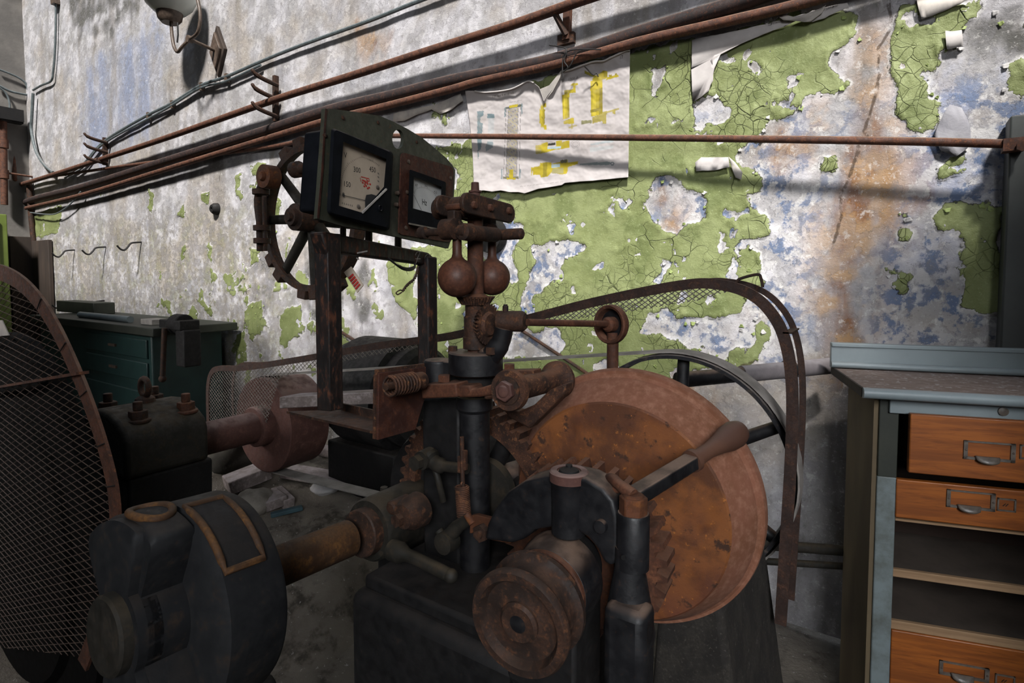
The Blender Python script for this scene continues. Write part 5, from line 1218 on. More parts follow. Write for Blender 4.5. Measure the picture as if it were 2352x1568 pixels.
ft = MB(); fo1 = sh(-.10); ft.prism([V((fo1.x-.17, fo1.y-.08, 0)), V((fo1.x+.20, fo1.y-.08, 0)), V((fo1.x+.15, fo1.y-.08, .45)), V((fo1.x+.06, fo1.y-.08, fo1.z-.16)), V((fo1.x-.08, fo1.y-.08, fo1.z-.16)), V((fo1.x-.15, fo1.y-.08, .45))], Y*.16)
tag(ft.build('coupling_pedestal', M['iron_dark'], bevel=.015), 'black cast pedestal under the jaw coupling at the bottom left corner', 'pedestal')
# ------------------------------------------------------------------ wire guard at the far left
GY = .62
gc_ = [PY(x, y, GY) for x, y in ((-60,600),(-20,603),(20,614),(60,640),(100,685),(140,752),(180,838),(210,912),(240,1000),(262,1080),(272,1135),(276,1200),(270,1280),(255,1360),(235,1440),(200,1540))]
gpth = smooth_path(gc_, 5)
wg = thing('wire_guard', 'large rounded guard of rusty wire netting in a flat iron frame at the left edge', 'guard', V((gc_[0].x, GY, 0)))
cen = V((gc_[0].x-.05, GY, gc_[0].z-.9))
fr_ = MB(); n = len(gpth); w_ = .055
inn = []
for p in gpth:
    d = (cen-p); d.y = 0; d.normalize(); inn.append(p+d*w_)
vs = [p-Y*.004 for p in gpth]+[p-Y*.004 for p in inn]+[p+Y*.004 for p in gpth]+[p+Y*.004 for p in inn]
fs = []
for i in range(n-1): fs += [(i, i+1, n+i+1, n+i), (2*n+i, 3*n+i, 3*n+i+1, 2*n+i+1), (i, 2*n+i, 2*n+i+1, i+1), (n+i, n+i+1, 3*n+i+1, 3*n+i)]
fr_.add(vs, fs).build('rim_frame', M['rust_pipe'], wg)
MB().beam(PY(-80, 902, GY), PY(190, 856, GY), .03, .008, Z).build('crossbar', M['rust_pipe'], wg)
bx0 = gc_[0].x-.02
polyg = [(p.x, p.z) for p in inn]+[(inn[-1].x-.3, max(.05, inn[-1].z-.1)), (bx0, .05), (bx0, inn[0].z)]
nm = MB()
for an in (math.radians(22), math.radians(-6)):
    for (x0, z0_), (x1, z1_) in clip_lines(polyg, an, .022):
        nm.tube([V((x0, GY+.006, z0_)), V((x1, GY+.006, z1_))], .0014, 4)
nm.build('netting', M['wire_rust'], wg)
tb_ = MB(); 
ties = [MB().tube([p-Y*.006, p+(cen-p).normalized()*.045-Y*.008], .0018, 5).build('wire_tie', M['wire_black'], wg) for p in gpth[20:60:7]]
for px in (gc_[11], gc_[13]): pass
fcx, fcz = gc_[2].x-.22, gc_[2].z-.97
dk = MB(); dk.lathe(V((fcx, GY+.03, fcz)), Y, [(0, .05), (0, .5), (.02, .52), (.02, .68), (.0, .70), (.0, .74), (.05, .74), (.06, .70), (.06, .05)], 72)  # disc put in to keep the space behind the netting dark
tag(dk.build('guard_backing_disc', M['shade_black']), 'black disc added behind the wire guard to stand for the dark there', 'wheel')
nt = MB(); q = [PY(-10, 735, GY-.006), PY(-8, 772, GY-.006), PY(20, 770, GY-.006), PY(4, 735, GY-.006)]; nt.prism(q, V((.0, .003, 0))); nt.build('metal_tag', M['paper_back'], wg)
# ------------------------------------------------------------------ bearing block, drum and its shaft
DY = 1.60; dc = PY(602, 976, DY); DR = .232
dx = thing('belt_drum', 'red-brown iron drum with a thick shaft behind the meter frame', 'drum', dc)
MB().lathe(dc, Y, [(.012, .03), (.012, .1), (.004, .2), (.0, DR-.006), (.004, DR), (.215, DR), (.22, DR-.02), (.2, .05)], 72).build('drum', M['rust_red'], dx)
MB().lathe(dc, -Y, [(-.02, .098), (.02, .098), (.045, .097), (.05, .093), (.05, .07)], 44).build('shaft_collar', M['rust_red'], dx)
MB().lathe(dc, -Y, [(0, .074), (.62, .074)], 36).build('shaft', M['rust_red'], dx)
bb = PY(345, 985, 1.12); bb = V((dc.x, 1.09, dc.z))
bl = thing('bearing_block', 'dark bolted bearing block on the left with bolts and a lifting eye on top', 'bearing', V((bb.x, bb.y, 0)))
cap = MB(); hw = .21
prof = [(-hw, -.03), (-hw, .11), (-.19, .15), (-.13, .185), (-.06, .205), (.0, .21), (.06, .205), (.13, .185), (.19, .15), (hw, .11), (hw, -.03)]
cap.prism([V((bb.x+x, bb.y-.17, bb.z+z)) for x, z in prof], Y*.31); cap.build('cap', M['iron_olive'], bl, bevel=.018, seg=3)
bs = MB(); bs.prism([V((bb.x+x, bb.y-.16, z)) for x, z in [(-.2, bb.z-.03), (.2, bb.z-.03), (.19, bb.z-.25), (.26, 0), (-.26, 0), (-.19, bb.z-.25)]], Y*.32); bs.build('pedestal', M['iron_dark'], bl, bevel=.012)
for k, (x, y_, big) in enumerate(((-.14, -.09, 0), (.13, -.09, 0), (-.14, .09, 0), (.13, .09, 1))):
    q = V((bb.x+x, bb.y+y_, bb.z+.165))
    MB().lathe(q, Z, [(0, .045), (.012, .045), (.014, .03)], 20).hexnut(q+Z*.012, Z, .034, .034, stud=.035).build('bolt', M['rust_dark'] if not big else M['rust'], bl, bevel=.003)
e0 = V((bb.x-.02, bb.y, bb.z+.205)); MB().lathe(e0, Z, [(0, .04), (.02, .036), (.03, .02)], 18).tube([e0+Z*.065+V((math.cos(2*PI*k/18)*.036, 0, math.sin(2*PI*k/18)*.036)) for k in range(18)], .012, 10, closed=True).build('lifting_eye', M['rust_dark'], bl)
# ------------------------------------------------------------------ belt drive: wheel, belt and guard
BWY = 1.62; bc = PY(1546, 1068, BWY); BR_ = .322
bw = thing('spoked_pulley', 'large black spoked pulley behind the rusty wheel', 'pulley', bc)
MB().lathe(bc, Y, [(0, BR_-.010), (.0, BR_), (.045, BR_+.003), (.09, BR_), (.09, BR_-.010)], 96, closed=True).build('rim', M['iron_dusty'], bw)
for k in range(6):
    g = math.radians(88+60*k); MB().tube([bc+Y*.05, bc+Y*.05+V((math.cos(g), 0, math.sin(g)))*(BR_-.008)], [.024, .017], 14).build('spoke', M['iron'], bw)
MB().lathe(bc, Y, [(-.03, .02), (-.03, .055), (.13, .055), (.13, .02)], 28).build('hub', M['iron'], bw)
MB().tube([bc-Y*.5, bc+Y*.5], .03, 20).build('axle', M['iron'], bw)
d1, d2 = V((dc.x, 0, dc.z)), V((bc.x, 0, bc.z)); r1, r2 = DR+.004, BR_+.006
dv = d2-d1; Ld = dv.length; phi = math.atan2(dv.z, dv.x); al_ = math.asin((r2-r1)/Ld)
pts_ = []
for k in range(25):
    g = phi+PI/2+al_+ (PI-2*al_)*k/24; pts_.append(d1+V((math.cos(g), 0, math.sin(g)))*r1)
for k in range(33):
    g = phi-PI/2-al_+(PI+2*al_)*k/32; pts_.append(d2+V((math.cos(g), 0, math.sin(g)))*r2)
m = MB(); n = len(pts_); y0_, y1_ = BWY+.005, BWY+.075
vs = []
for p in pts_:
    c_ = d1 if (p-d1).length < (p-d2).length else d2
    o = (p-c_).normalized()*.005
    vs += [V((p.x, y0_, p.z)), V((p.x, y1_, p.z)), V((p.x, y1_, p.z))+o, V((p.x, y0_, p.z))+o]
m.add(vs, [(4*i+a, 4*((i+1) % n)+a, 4*((i+1) % n)+(a+1) % 4, 4*i+(a+1) % 4) for i in range(n) for a in range(4)])
tag(m.build('drive_belt', M['drum_belt']), 'long flat pale belt from the red-brown drum to the black belt wheel', 'belt')
QY = 1.56
bg = thing('belt_guard', 'long rusty strap guard with wire netting arching over the belt drive', 'guard', PY(1815, 1400, QY))
lead = [(476,1010),(473,930),(474,880),(482,852),(500,840),(560,838),(700,816),(860,787),(1000,768),(1060,757),(1210,722),(1350,686),(1500,654),(1590,640),(1640,640),(1700,652),(1750,678),(1790,722),(1815,775),(1830,850),(1834,950),(1828,1100),(1815,1300),(1806,1440)]
def strap(y, w, name, mat, off=0):
    pth = smooth_path([PY(px, py, QY) for px, py in lead], 5); m = MB(); n = len(pth); vs = []
    for i, p in enumerate(pth):
        t = (pth[min(i+1, n-1)]-pth[max(i-1, 0)]).normalized(); nrm = V((t.z, 0, -t.x))
        q = V((p.x, y, p.z)); vs += [q, q+nrm*w, q+nrm*w+Y*.006, q+Y*.006]
    m.add(vs, [(4*i+a, 4*(i+1)+a, 4*(i+1)+(a+1) % 4, 4*i+(a+1) % 4) for i in range(n-1) for a in range(4)]+[(0, 1, 2, 3), (4*n-4, 4*n-3, 4*n-2, 4*n-1)])
    return m.build(name, M[mat], bg)
strap(QY, .028, 'front_strap', 'strap'); strap(QY+.14, .016, 'rear_strap', 'strap')
pth = smooth_path([PY(px, py, QY) for px, py in lead[3:21]], 3); n = len(pth)
m = MB(); m.add([p+Z*.001 for p in pth]+[p+Z*.001+Y*.2 for p in pth]+[p+Z*.004 for p in pth]+[p+Z*.004+Y*.012 for p in pth], [(2*n+i, 2*n+i+1, 3*n+i+1, 3*n+i) for i in range(n-1)])
for k in (8, 20, 32, 44):
    if k < n: MB().beam(pth[k]-Z*.01, pth[k]-Z*.01+Y*.14, .02, .004, Z).build('cross_strap', M['rust_dark'], bg)
low = [(1215,745),(1300,735),(1400,722),(1500,706),(1600,690),(1690,664)]
pg = [(p.x, p.z) for p in (PY(x, y, QY) for x, y in [(1205,730),(1350,694),(1500,664),(1600,650),(1690,658)]+low[::-1])]
nm = MB()
for an in (math.radians(35), math.radians(-35)):
    for (x0, z0_), (x1, z1_) in clip_lines(pg, an, .011): nm.tube([V((x0, QY+.003, z0_)), V((x1, QY+.003, z1_))], .0013, 4)
nm.build('netting', M['mesh_grey'], bg)
pg = [(p.x, p.z) for p in (PY(x, y, QY) for x, y in [(478,1010),(476,880),(490,855),(560,848),(720,828),(860,800),(1000,780),(1000,792),(860,815),(760,835),(690,850),(640,870),(600,1010)])]
nm = MB()
for an in (math.radians(35), math.radians(-35)):
    for (x0, z0_), (x1, z1_) in clip_lines(pg, an, .016): nm.tube([V((x0, QY+.003, z0_)), V((x1, QY+.003, z1_))], .0016, 4)
nm.build('netting', M['mesh_grey'], bg)
MB().tube(smooth_path([PY(x, y, QY+.1) for x, y in [(1690,650),(1700,640),(1740,630),(1748,640),(1752,660)]], 4), .004, 6).build('bent_wire', M['rust_dark'], bg)
cr_ = MB(); cr_.tube([W(1195,756,.015), W(1360,865,.015)], .009, 8)
tag(cr_.build('brace_rod', M['rust_dark']), 'thin diagonal rod behind the governor, sloping down to the right', 'rod')
cr_ = MB(); cr_.tube([W(780,760,.015), W(965,878,.015)], .011, 8)
tag(cr_.build('brace_rod', M['rust_dark']), 'thin diagonal rod seen through the meter frame', 'rod')
# dark machine behind the frame
dm = thing('generator', 'dark dusty electric machine behind the meter frame', 'generator', PY(860, 1000, 2.1))
q = PY(868, 905, 2.05)
MB().lathe(V((q.x-.28, 2.12, q.z+.0)), X, [(0, .05), (0, .24), (.03, .26), (.10, .26), (.11, .29), (.45, .29), (.46, .26), (.52, .26), (.55, .23), (.55, .05)], 40).build('casing', M['iron_dark'], dm)
MB().box(V((q.x, 2.12, (q.z-.25)/2)), (.5, .4, q.z-.25)).build('base', M['iron_dark'], dm, bevel=.01)
MB().tube([V((q.x-.3, 2.12, q.z)), V((q.x+.35, 2.12, q.z))], .03, 16).build('shaft', M['iron_dark'], dm)
p0, p1 = P(745, 916, 2.45), P(868, 910, 2.45); m = MB(); m.box((p0+p1)/2+V((0, 0, 0)), ((p1-p0).length+.3, .1, .05), (p1-p0, Y, Z))
tag(m.build('dusty_beam', M['wood_grey'], bevel=.004), 'dusty level beam behind the meter frame under the pale belt', 'beam')
# ------------------------------------------------------------------ spoked wheel with clamps behind the meters
HY = 1.30; hc = PY(676, 498, HY); hr = 172/FPX*depth(hc)
hw_ = thing('chain_wheel', 'rusty spoked hand wheel hung with clamps behind the volt meter', 'wheel', hc)
hc2 = hc+Y*.05
MB().lathe(hc2, Y, [(.0, hr-.024), (.0, hr), (.05, hr), (.05, hr-.006), (.012, hr-.012), (.012, hr-.024)], 72, closed=True).build('rim', M['rust_dark'], hw_)
for k, g in enumerate((92, 137, 178, 228, 272, 318, 3)):
    r = math.radians(g); dr = V((math.cos(r), 0, math.sin(r)))
    MB().tube([hc2+Y*.03+dr*.03, hc2+Y*.03+dr*(hr-.01)], [.021, .018], 14).build('spoke', M['iron_olive'], hw_)
MB().lathe(hc, Y, [(-.03, .01), (-.03, .016), (-.02, .018), (-.02, .032), (-.005, .034), (.0, .05), (.1, .052), (.11, .03)], 32).build('hub', M['rust_dark'], hw_)
MB().tube([hc, V((hc.x, D-.01, hc.z))], .028, 16).build('axle', M['iron_dark'], hw_)
MB().lathe(V((hc.x, D-.06, hc.z)), Y, [(0, .05), (.0, .09), (.05, .1)], 24).build('wall_bearing', M['iron_dark'], hw_)
for g in (14, 100, 118, 158, 181, 212, 228, 262, 276, 300):
    r = math.radians(g); dr = V((math.cos(r), 0, math.sin(r))); tn = V((-math.sin(r), 0, math.cos(r)))
    MB().box(hc2+Y*.025+dr*(hr+.014), (.036, .05, .05), (dr, Y, tn)).build('rim_clamp', M['rust_dark'], hw_, bevel=.003)
r = math.radians(137); dr = V((math.cos(r), 0, math.sin(r))); q = hc2+dr*(hr-.035)
MB().lathe(q-Y*.06, Y, [(-.012, .0), (-.012, .014), (-.004, .02), (0, .02), (0, .045), (.05, .046), (.05, .02)], 32).build('crank_pin', M['rust_orange'], hw_)
MB().tube(smooth_path([q-Y*.05, hc2-Y*.03+V((-hr*.95, 0, hr*.3)), hc2-Y*.03+V((-hr*.86, 0, -.06))], 5), .014, 10).build('link_rod', M['rust_dark'], hw_)
for dx_ in (0, .035):
    MB().tube([hc2-Y*.04+V((-hr*.86+dx_, 0, .09)), hc2-Y*.04+V((-hr*.86+dx_, 0, -.12))], .013 if dx_ == 0 else .008, 10).build('turnbuckle_rod', M['rust_dark'], hw_)
for z_ in (.1, -.04, -.09): MB().lathe(hc2-Y*.04+V((-hr*.86+.015, 0, z_)), Z, [(0, .02), (.0, .032), (.02, .032), (.02, .02)], 14).build('turnbuckle_nut', M['rust_dark'], hw_)
r = math.radians(85); q = hc2+V((math.cos(r), 0, math.sin(r)))*hr*.62
MB().lathe(q-Y*.05, X, [(-.02, .018), (-.01, .03), (.02, .03), (.03, .02), (.1, .018)], 14).build('spoke_clamp', M['rust_dark'], hw_)
# ------------------------------------------------------------------ workbench far left
bx1 = PY(352, 800, 1.95).x; bz = PY(370, 752, 1.95).z
wb = thing('workbench', 'dark teal workbench against the white wall at the left', 'workbench', V((bx1-1, 2.2, 0)))
MB().box(V((bx1-1.1, 2.2, (bz-.06)/2)), (2.2, .52, bz-.06)).build('cabinet_body', M['teal'], wb, bevel=.01)
MB().box(V((bx1-1.05, 2.19, bz-.03)), (2.42, .62, .06)).build('bench_top', M['dark_green'], wb, bevel=.006)
for z_ in (bz-.17, bz-.34, bz-.60): MB().box(V((bx1-.6, 1.935, z_)), (1.1, .02, .14 if z_ > bz-.5 else .22)).build('drawer_front', M['teal'], wb, bevel=.006)
for z_ in (bz-.17, bz-.34): MB().box(V((bx1-.6, 1.92, z_)), (.12, .02, .02)).build('drawer_pull', M['brass_dull'], wb)
q0, q1 = P(140, 744, 4.9), P(310, 744, 4.5); q0.z = q1.z = bz+.024; q0.y = 2.02; q1.y = 2.02
m = MB(); m.lathe(q0, q1-q0, [(0, .02), (0, .026), ((q1-q0).length, .026), ((q1-q0).length, .02)], 18); tag(m.build('grey_tube', M['grey_paint']), 'pale grey tube lying along the front of the teal workbench', 'tube')
q = PY(196, 731, 2.3); m = MB(); m.box(V((q.x, 2.3, bz+.055)), (.9, .18, .11)); tag(m.build('tool_box', M['dark_green'], bevel=.006), 'long low dark green box on the teal workbench', 'box')
q = PY(336, 746, 2.0); m = MB(); m.box(V((q.x, 2.06, bz+.02)), (.18, .12, .04)); tag(m.build('paper_packet', M['paper_back'], bevel=.003), 'flat pale packet at the right end of the workbench', 'packet')
vq = V((bx1+.2, 2.02, bz))
vs_ = thing('bench_vise', 'dark bench vise with a hanging handle at the right end of the workbench', 'vise', vq)
MB().box(vq+V((.0, .02, .02)), (.30, .14, .07)).lathe(vq+V((-.04, .02, .02)), X, [(0, .02), (.0, .075), (.12, .075), (.12, .02)], 24).build('jaw_body', M['iron_dark'], vs_, bevel=.008)
MB().box(vq+V((.12, .02, -.14)), (.12, .12, .26)).build('slide', M['iron_dark'], vs_, bevel=.01)
MB().tube([vq+V((.0, -.08, .0)), vq+V((-.03, -.09, -.36))], .018, 10).sphere(vq+V((-.03, -.09, -.36)), .026).build('handle', M['rust_dark'], vs_)
# green cabinet and dark panels added for the dark recess in the corner
q = PX_(12, 560, XL+.3); m = MB(); m.box(V((XL+.3, q.y-.35, .62)), (.5, .9, 1.24+q.z-1.45+.35))
t = thing('green_cabinet', 'green enamelled cabinet at the left edge beyond the wire guard', 'cabinet', V((XL+.3, q.y-.3, 0)))
zt_ = PX_(12, 492, XL+.55).z; yr = PX_(19, 560, XL+.55).y
MB().box(V((XL+.3, yr-.4, zt_/2)), (.5, .8, zt_)).build('body', M['green_paint'], t, bevel=.01)
MB().box(V((XL+.56, yr-.42, zt_/2+.05)), (.03, .68, zt_-.25)).build('door', M['green_paint'], t, bevel=.006)
MB().box(V((XL+.585, yr-.16, zt_-.5)), (.02, .03, .16)).build('handle', M['metal_dull'], t)
za = PX_(90, 545, XL+.12).z; m = MB(); y0b, y1b = PX_(24, 600, XL+.12).y, D-.04
m.box(V((XL+.1, (y0b+y1b)/2, za/2)), (.06, y1b-y0b, za)); tag(m.build('recess_panel', M['wood_dark'], bevel=.004), 'dark panel put in for the dark recess in the room corner behind the green cabinet', 'board')
m = MB(); xa, xb = XL+.14, W(124, 600).x; m.box(V(((xa+xb)/2, D-.03, (za-.05)/2)), (xb-xa, .04, za-.05)); tag(m.build('recess_panel', M['wood_dark'], bevel=.004), 'dark panel put in for the dark recess beside the corner pipe', 'board')
# ------------------------------------------------------------------ grey cabinet with wooden drawers on the right
FL, BL = P(1985, 893, 1.6), P(1910, 839, 1.995)
cz = FL.z
cdx = V((FL.x-BL.x, FL.y-BL.y, 0)); cdep = cdx.length; cdx.normalize()      # towards the front
crt = V((-cdx.y, cdx.x, 0))
if crt.dot(cR) < 0: crt = -crt
CW = .78
O = V((FL.x, FL.y, 0))                                            # front left corner of the top, at floor level
def K(r, b, z): return O+crt*r-cdx*b+Z*z                           # right, back, up
AX3 = (crt, -cdx, Z)
def kb(r0, r1, b0, b1, z0, z1): return MB().box(K((r0+r1)/2, (b0+b1)/2, (z0+z1)/2), (r1-r0, b1-b0, z1-z0), AX3)
def kray(px, py, b):
    "point where a picture point meets the cabinet plane at depth b behind the front edge"
    r = ray(px, py); n = -cdx; t = ((K(0, b, 0)-CAM).dot(n))/r.dot(n); p = CAM+r*t; return (p-O).dot(crt), p.z
cb = thing('drawer_cabinet', 'grey painted cabinet with orange wooden drawers at the right edge', 'cabinet', K(CW/2, cdep/2, 0))
tz = cz
kb(0, CW, .01, cdep, tz-.022, tz-.002).build('top_board', M['dusty_top'], cb, bevel=.002)
m = MB(); q = K(0, .012, tz-.013); m.tube([q, q+crt*CW], .0155, 16); m.build('front_nosing', M['grey_paint'], cb)
kb(-.002, .004, .02, cdep, tz-.026, tz).build('top_edge', M['wood_dark'], cb)
bz0 = tz; bz1 = kray(1915, 786, cdep-.02)[1]
kb(-.008, CW, cdep-.03, cdep-.008, bz0, bz1-.012).build('upstand', M['grey_paint'], cb, bevel=.002)
kb(-.008, CW, cdep-.036, cdep-.004, bz1-.014, bz1).build('upstand_cap', M['grey_paint'], cb, bevel=.003)
m = MB(); q = K(-.008, cdep-.035, bz0+.012); m.tube([q, q+crt*CW], .011, 10); m.build('upstand_bead', M['grey_paint'], cb)
# carcase
fb_ = .075                                                        # the carcase stands back from the top's edge
sl = kray(2015, 1100, fb_)[0]; pr = kray(2058, 1150, fb_)[0]
kb(sl-.012, sl+.006, fb_+.01, cdep-.03, .0, tz-.024).build('side_panel', M['khaki'], cb)
zsw = kray(2035, 1095, fb_)[1]
kb(sl, pr, fb_, fb_+.03, .0, zsw).build('front_post', M['grey_paint_worn'], cb, bevel=.003)
kb(sl, pr, fb_, fb_+.03, zsw, tz-.024).build('post_top', M['dark_green'], cb, bevel=.002)
rl0, rlz0 = kray(2043, 948, fb_-.012); rlz1 = kray(2043, 912, fb_-.012)[1]
kb(rl0, CW-.02, fb_-.014, fb_+.012, rlz0, rlz1).build('front_rail', M['grey_paint'], cb, bevel=.002)
kq = kray(2303, 944, fb_-.014); MB().lathe(K(kq[0], fb_-.014, kq[1]), cdx, [(0, .012), (.006, .012), (.008, .006)], 16).build('rail_knob', M['metal_dull'], cb)
kb(pr, CW, cdep-.05, cdep-.03, .0, tz-.03).build('back_panel', M['inner'], cb)
kb(CW-.02, CW, fb_, cdep-.03, 0, tz-.024).build('side_panel', M['khaki'], cb)
kb(pr-.004, pr+.004, fb_+.03, cdep-.05, 0, tz-.03).build('inner_side', M['inner'], cb)
def drawer(x_px, top_px, bot_px, b, name_label=None, skew=0.0):
    r0 = kray(x_px, top_px, b)[0]; z1 = kray(x_px, top_px, b)[1]; z0 = kray(x_px, bot_px, b)[1]
    w0, w1 = r0, CW-.03
    d = kb(w0, w1, b, b+.02, z0, z1).build('drawer', M['drawer'], cb, bevel=.003)
    kb(w0+.012, w0+.024, b+.02, cdep-.07, z0+.012, z1-.02).build('drawer_side', M['wood_dark'], d)
    kb(w0+.02, w1-.02, b+.02, cdep-.07, z0+.012, z0+.02).build('drawer_bottom', M['wood_dark'], d)
    return d, b
def holder(d, b, xa, ya, xb, yb, pull=True, extra=None):
    r0, z1 = kray(xa, ya, b); r1, z0 = kray(xb, yb, b)
    z1, z0 = max(z1, z0), min(z1, z0)
    m = MB(); e = .007
    for (a0, a1, c0, c1) in ((r0, r1, z1-e*.6, z1), (r0, r1, z0, z0+e), (r0, r0+e*1.3, z0, z1), (r1-e*1.5, r1, z0, z1)): m.box(K((a0+a1)/2, b-.0025, (c0+c1)/2), (a1-a0, .005, c1-c0), AX3)
    h = m.build('label_holder', M['metal_dull'], d)
    mid = (r0+r1)/2-.004
    pm_ = MB(); n = 14; vs = []
    for i in range(n+1):
        x = -1+2*i/n; hh = math.sqrt(max(0, 1-x*x))
        for k in range(7):
            a = PI*.5*k/6; vs.append(K(mid+.027*x, b-.005-.017*hh*math.sin(a), z0+.004-.010*hh*(1-math.cos(a))+.006*math.cos(a)))
    pm_.add(vs, [(i*7+k, (i+1)*7+k, (i+1)*7+k+1, i*7+k+1) for i in range(n) for k in range(6)])
    p_ = pm_.build('cup_pull', M['metal_dull'], h); s_ = p_.modifiers.new('thickness', 'SOLIDIFY'); s_.thickness = .0015
    for rr_ in (r0+.005, r1-.005): MB().lathe(K(rr_, b-.005, (z0+z1)/2), cdx, [(0, .003), (.0015, .0025), (.002, 0)], 8).build('screw', M['brass_dull'], h)
    if extra:
        ra, zb_ = kray(*extra[0], b); rb_, za_ = kray(*extra[1], b); m = MB(); e = .004; zb_, za_ = max(zb_, za_), min(zb_, za_)
        for (a0, a1, c0, c1) in ((ra, rb_, zb_-e, zb_), (ra, rb_, za_, za_+e), (ra, ra+e, za_, zb_), (rb_-e, rb_, za_, zb_)): m.box(K((a0+a1)/2, b-.002, (c0+c1)/2), (a1-a0, .004, c1-c0), AX3)
        m.build('number_holder', M['metal_dull'], h)
        ms_ = MB(); cxm, czm = (ra+rb_)/2, (za_+zb_)/2
        for o_ in (-.004, .002): ms_.beam(K(cxm+o_-.004, b-.003, czm-.004), K(cxm+o_+.002, b-.003, czm+.004), .0012, .0006, cdx)
        ms_.build('number_mark', M['ink'], h)
d, b = drawer(2092, 950, 1086, .028); holder(d, b, 2213, 1010, 2330, 1062, extra=((2342, 1020), (2380, 1056)))
d, b = drawer(2060, 1100, 1188, .068); holder(d, b, 2174, 1122, 2284, 1174, extra=((2290, 1142), (2332, 1176)))
def shelf(px, py_front_top, py_front_bot, b0, mat, nm='shelf'):
    r0, z1 = kray(px, py_front_top, b0); z0 = kray(px, py_front_bot, b0)[1]
    o = kb(pr, CW-.02, b0+.012, cdep-.05, z0, z1).build(nm, M['shelf'], cb)
    kb(pr, CW-.02, b0, b0+.014, z0, z1).build('shelf_edge', M[mat], o, bevel=.002)
    return o
r0, zz = kray(2058, 1192, .07); kb(pr, CW-.02, .075, .09, zz-.006, zz).build('divider', M['pale_wood'], cb)
shelf(2052, 1306, 1324, .085, 'pale_wood'); shelf(2050, 1424, 1444, .085, 'pale_wood')
d, b = drawer(2048, 1446, 1600, .08); holder(d, b, 2157, 1514, 2270, 1566, extra=((2285, 1545), (2330, 1580)))
# ------------------------------------------------------------------ low pipes and rubble on the ground
pA, pB = P(1740, 1249, 2.0), P(1990, 1268, 2.0)
tag(MB().tube([pA, pB], .018, 14).build('low_pipe', M['iron_olive']), 'upper of two dim pipes low behind the guard post', 'pipe')
tag(MB().tube([pA-Z*.06, pB-Z*.055], .012, 14).build('low_pipe', M['iron_olive']), 'lower of two dim pipes low behind the guard post', 'pipe')
def plank(a, b, w, h, mat, label, name='plank', za=None):
    p0, p1 = PZ(*a, h/2), PZ(*b, h/2)
    if za: p0.z += za[0]; p1.z += za[1]
    m = MB(); m.beam(p0, p1, w, h, Z); o = m.build(name, M[mat], bevel=.006); return tag(o, label, 'plank')
ZR = .42      # the pit floor behind the machine is heaped with rubble
def hp(px, py, z): return PZ(px, py, z)
rub = MB()
cx0 = hp(690, 1200, .3)
def ground(px, py): return hp(px, py, .30)
heap = [hp(x, y, z) for x, y, z in ((430,1140,.34),(520,1060,.40),(640,1030,.40),(760,1010,.42),(860,1010,.42),(900,1090,.36),(880,1180,.30),(800,1260,.26),(720,1340,.20),(600,1330,.2),(500,1250,.26))]
cen_ = sum(heap, V((0, 0, 0)))/len(heap)
NRG, NSG = 26, 60; vs = []; ring_ = smooth_path(heap, 6, closed=True)
NSG = len(ring_)
for j in range(NRG+1):
    f = 1.35*j/NRG
    for i in range(NSG):
        p = cen_.lerp(ring_[i], f); edge_ = max(0, (f-1)/.35)
        h = (p.z)*(1-edge_) if f > 1 else p.z
        p = V((p.x, min(p.y, D-.02), h+(.03*mnoise.noise(V((p.x*3, p.y*3, 1)))+.014*mnoise.noise(V((p.x*11, p.y*11, 4))))*(1-edge_)-.01)); vs.append(p)
rub.add(vs, [(j*NSG+i, j*NSG+(i+1) % NSG, (j+1)*NSG+(i+1) % NSG, (j+1)*NSG+i) for j in range(NRG) for i in range(NSG)])
ro = rub.build('rubble_heap', M['floor'], angle=180); tag(ro, 'heap of dirt and plaster dust on the ground behind the shaft', 'rubble', kind='stuff')
def hz(px, py):
    "height of the heap seen at a picture point"
    r = ray(px, py); best = None
    for k in range(60, 20, -1):
        z_ = k/100; p = PZ(px, py, z_)
        dd = min(vs, key=lambda v: (v.x-p.x)**2+(v.y-p.y)**2)
        if z_ <= dd.z+.005: return p, dd.z
    return PZ(px, py, .02), .02
def lay(a, b, w, h, mat, label, cat='plank', name='plank', bevel=.006, lift=0.0):
    p0, z0_ = hz(*a); p1, z1_ = hz(*b)
    m = MB(); m.beam(p0+Z*(h/2+lift), p1+Z*(h/2+lift), w, h, Z); return tag(m.build(name, M[mat], bevel=bevel), label, cat)
lay((660,1088), (835,1118), .14, .035, 'wood_grey', 'long dusty plank lying under the red-brown drum')
lay((520,1130), (615,1092), .14, .07, 'wood_grey', 'short thick dusty plank left of the long plank')
lay((600,1168), (650,1150), .14, .05, 'wood_grey', 'broken dusty board by the blue scrap', lift=.0)
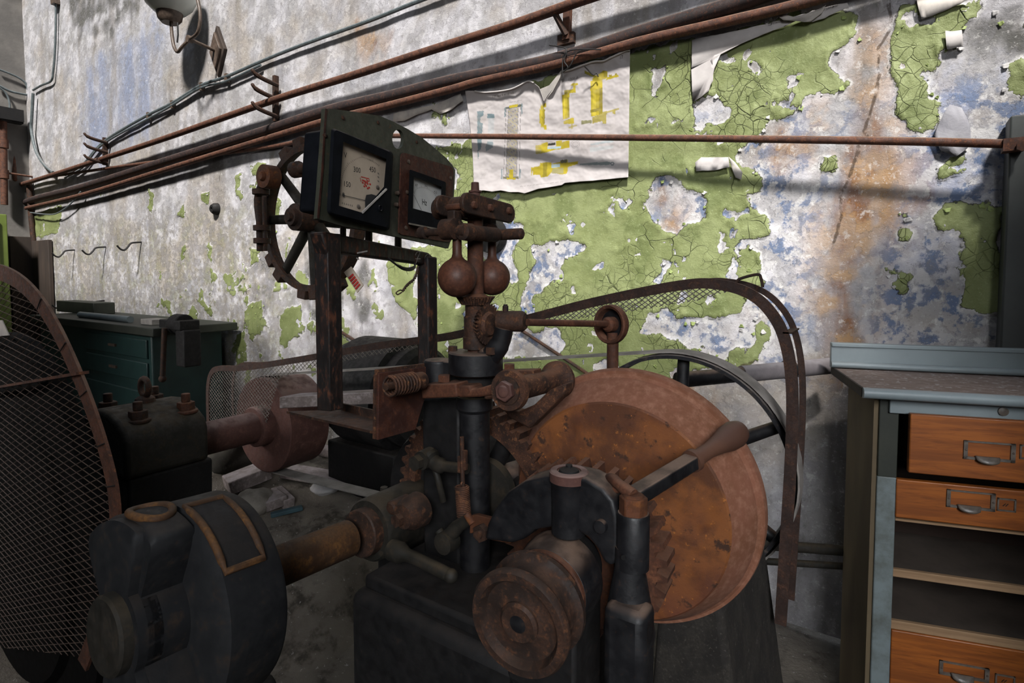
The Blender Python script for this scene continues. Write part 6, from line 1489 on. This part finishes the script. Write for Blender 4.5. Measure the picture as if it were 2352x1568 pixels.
lay((635,1138), (665,1168), .06, .05, 'wood_grey', 'narrow broken lath beside the broken board')
p0, z0_ = hz(735, 1052); p1, z1_ = hz(828, 1068)
m = MB(); m.tube([p0+Z*.05, p1+Z*.04], [.035]*2, 16); tag(m.build('dusty_tube', M['wood_grey']), 'round dusty tube end lying behind the machine', 'tube')
p0, z0_ = hz(622, 1190); p1, z1_ = hz(695, 1172); m = MB(); m.beam(p0+Z*.015, p1+Z*.015, .035, .02, Z); tag(m.build('blue_scrap', M['blue_bit'], bevel=.004), 'chipped blue strip lying in the dirt', 'scrap')
def stone(px, py, s, mat, label, seed, name='stone', sq=(1, 1, .7)):
    p, z_ = hz(px, py); m = MB(); m.sphere((0, 0, 0), 1, 20, 12)
    m.v = [tuple(V((x*s*sq[0], y*s*sq[1], z*s*sq[2]))*(1+.28*mnoise.noise(V((x*1.3+seed, y*1.3, z*1.3)))+.1*mnoise.noise(V((x*3.3+seed, y*3.3, z*3.3))))+p+Z*s*.35) for x, y, z in m.v]
    return tag(m.build(name, M[mat], angle=180), label, 'stone')
stone(580, 1172, .10, 'stone', 'rounded pale stone left of the broken board', 2)
stone(540, 1060, .16, 'stone_dark', 'large dark mossy stone under the red-brown drum', 5)
stone(560, 1020, .10, 'stone_dark', 'dark stone behind the large mossy one', 12)
stone(745, 1130, .06, 'flake_white', 'small white lump of plaster beside the long plank', 14, 'plaster_lump', (1.4, 1, .5))
stone(620, 1280, .05, 'stone', 'small stone at the edge of the dirt beside the coupling', 17)
# bits of white plaster on the ground near the plinth
def chip(px, py, s, seed, lab):
    p = PZ(px, py, .02); m = MB(); m.sphere((0, 0, 0), 1, 10, 6); m.v = [tuple(V((x*s, y*s*.8, z*s*.4))*(1+.3*mnoise.noise(V((x+seed, y, z))))+p) for x, y, z in m.v]
    tag(m.build('plaster_chip', M['flake_white'], angle=60), lab, 'rubble', 'plaster chips beside the plinth')
chip(1738, 1535, .035, 1, 'largest white plaster chip on the ground right of the plinth')
chip(1722, 1560, .028, 3, 'white plaster chip at the bottom edge right of the plinth')
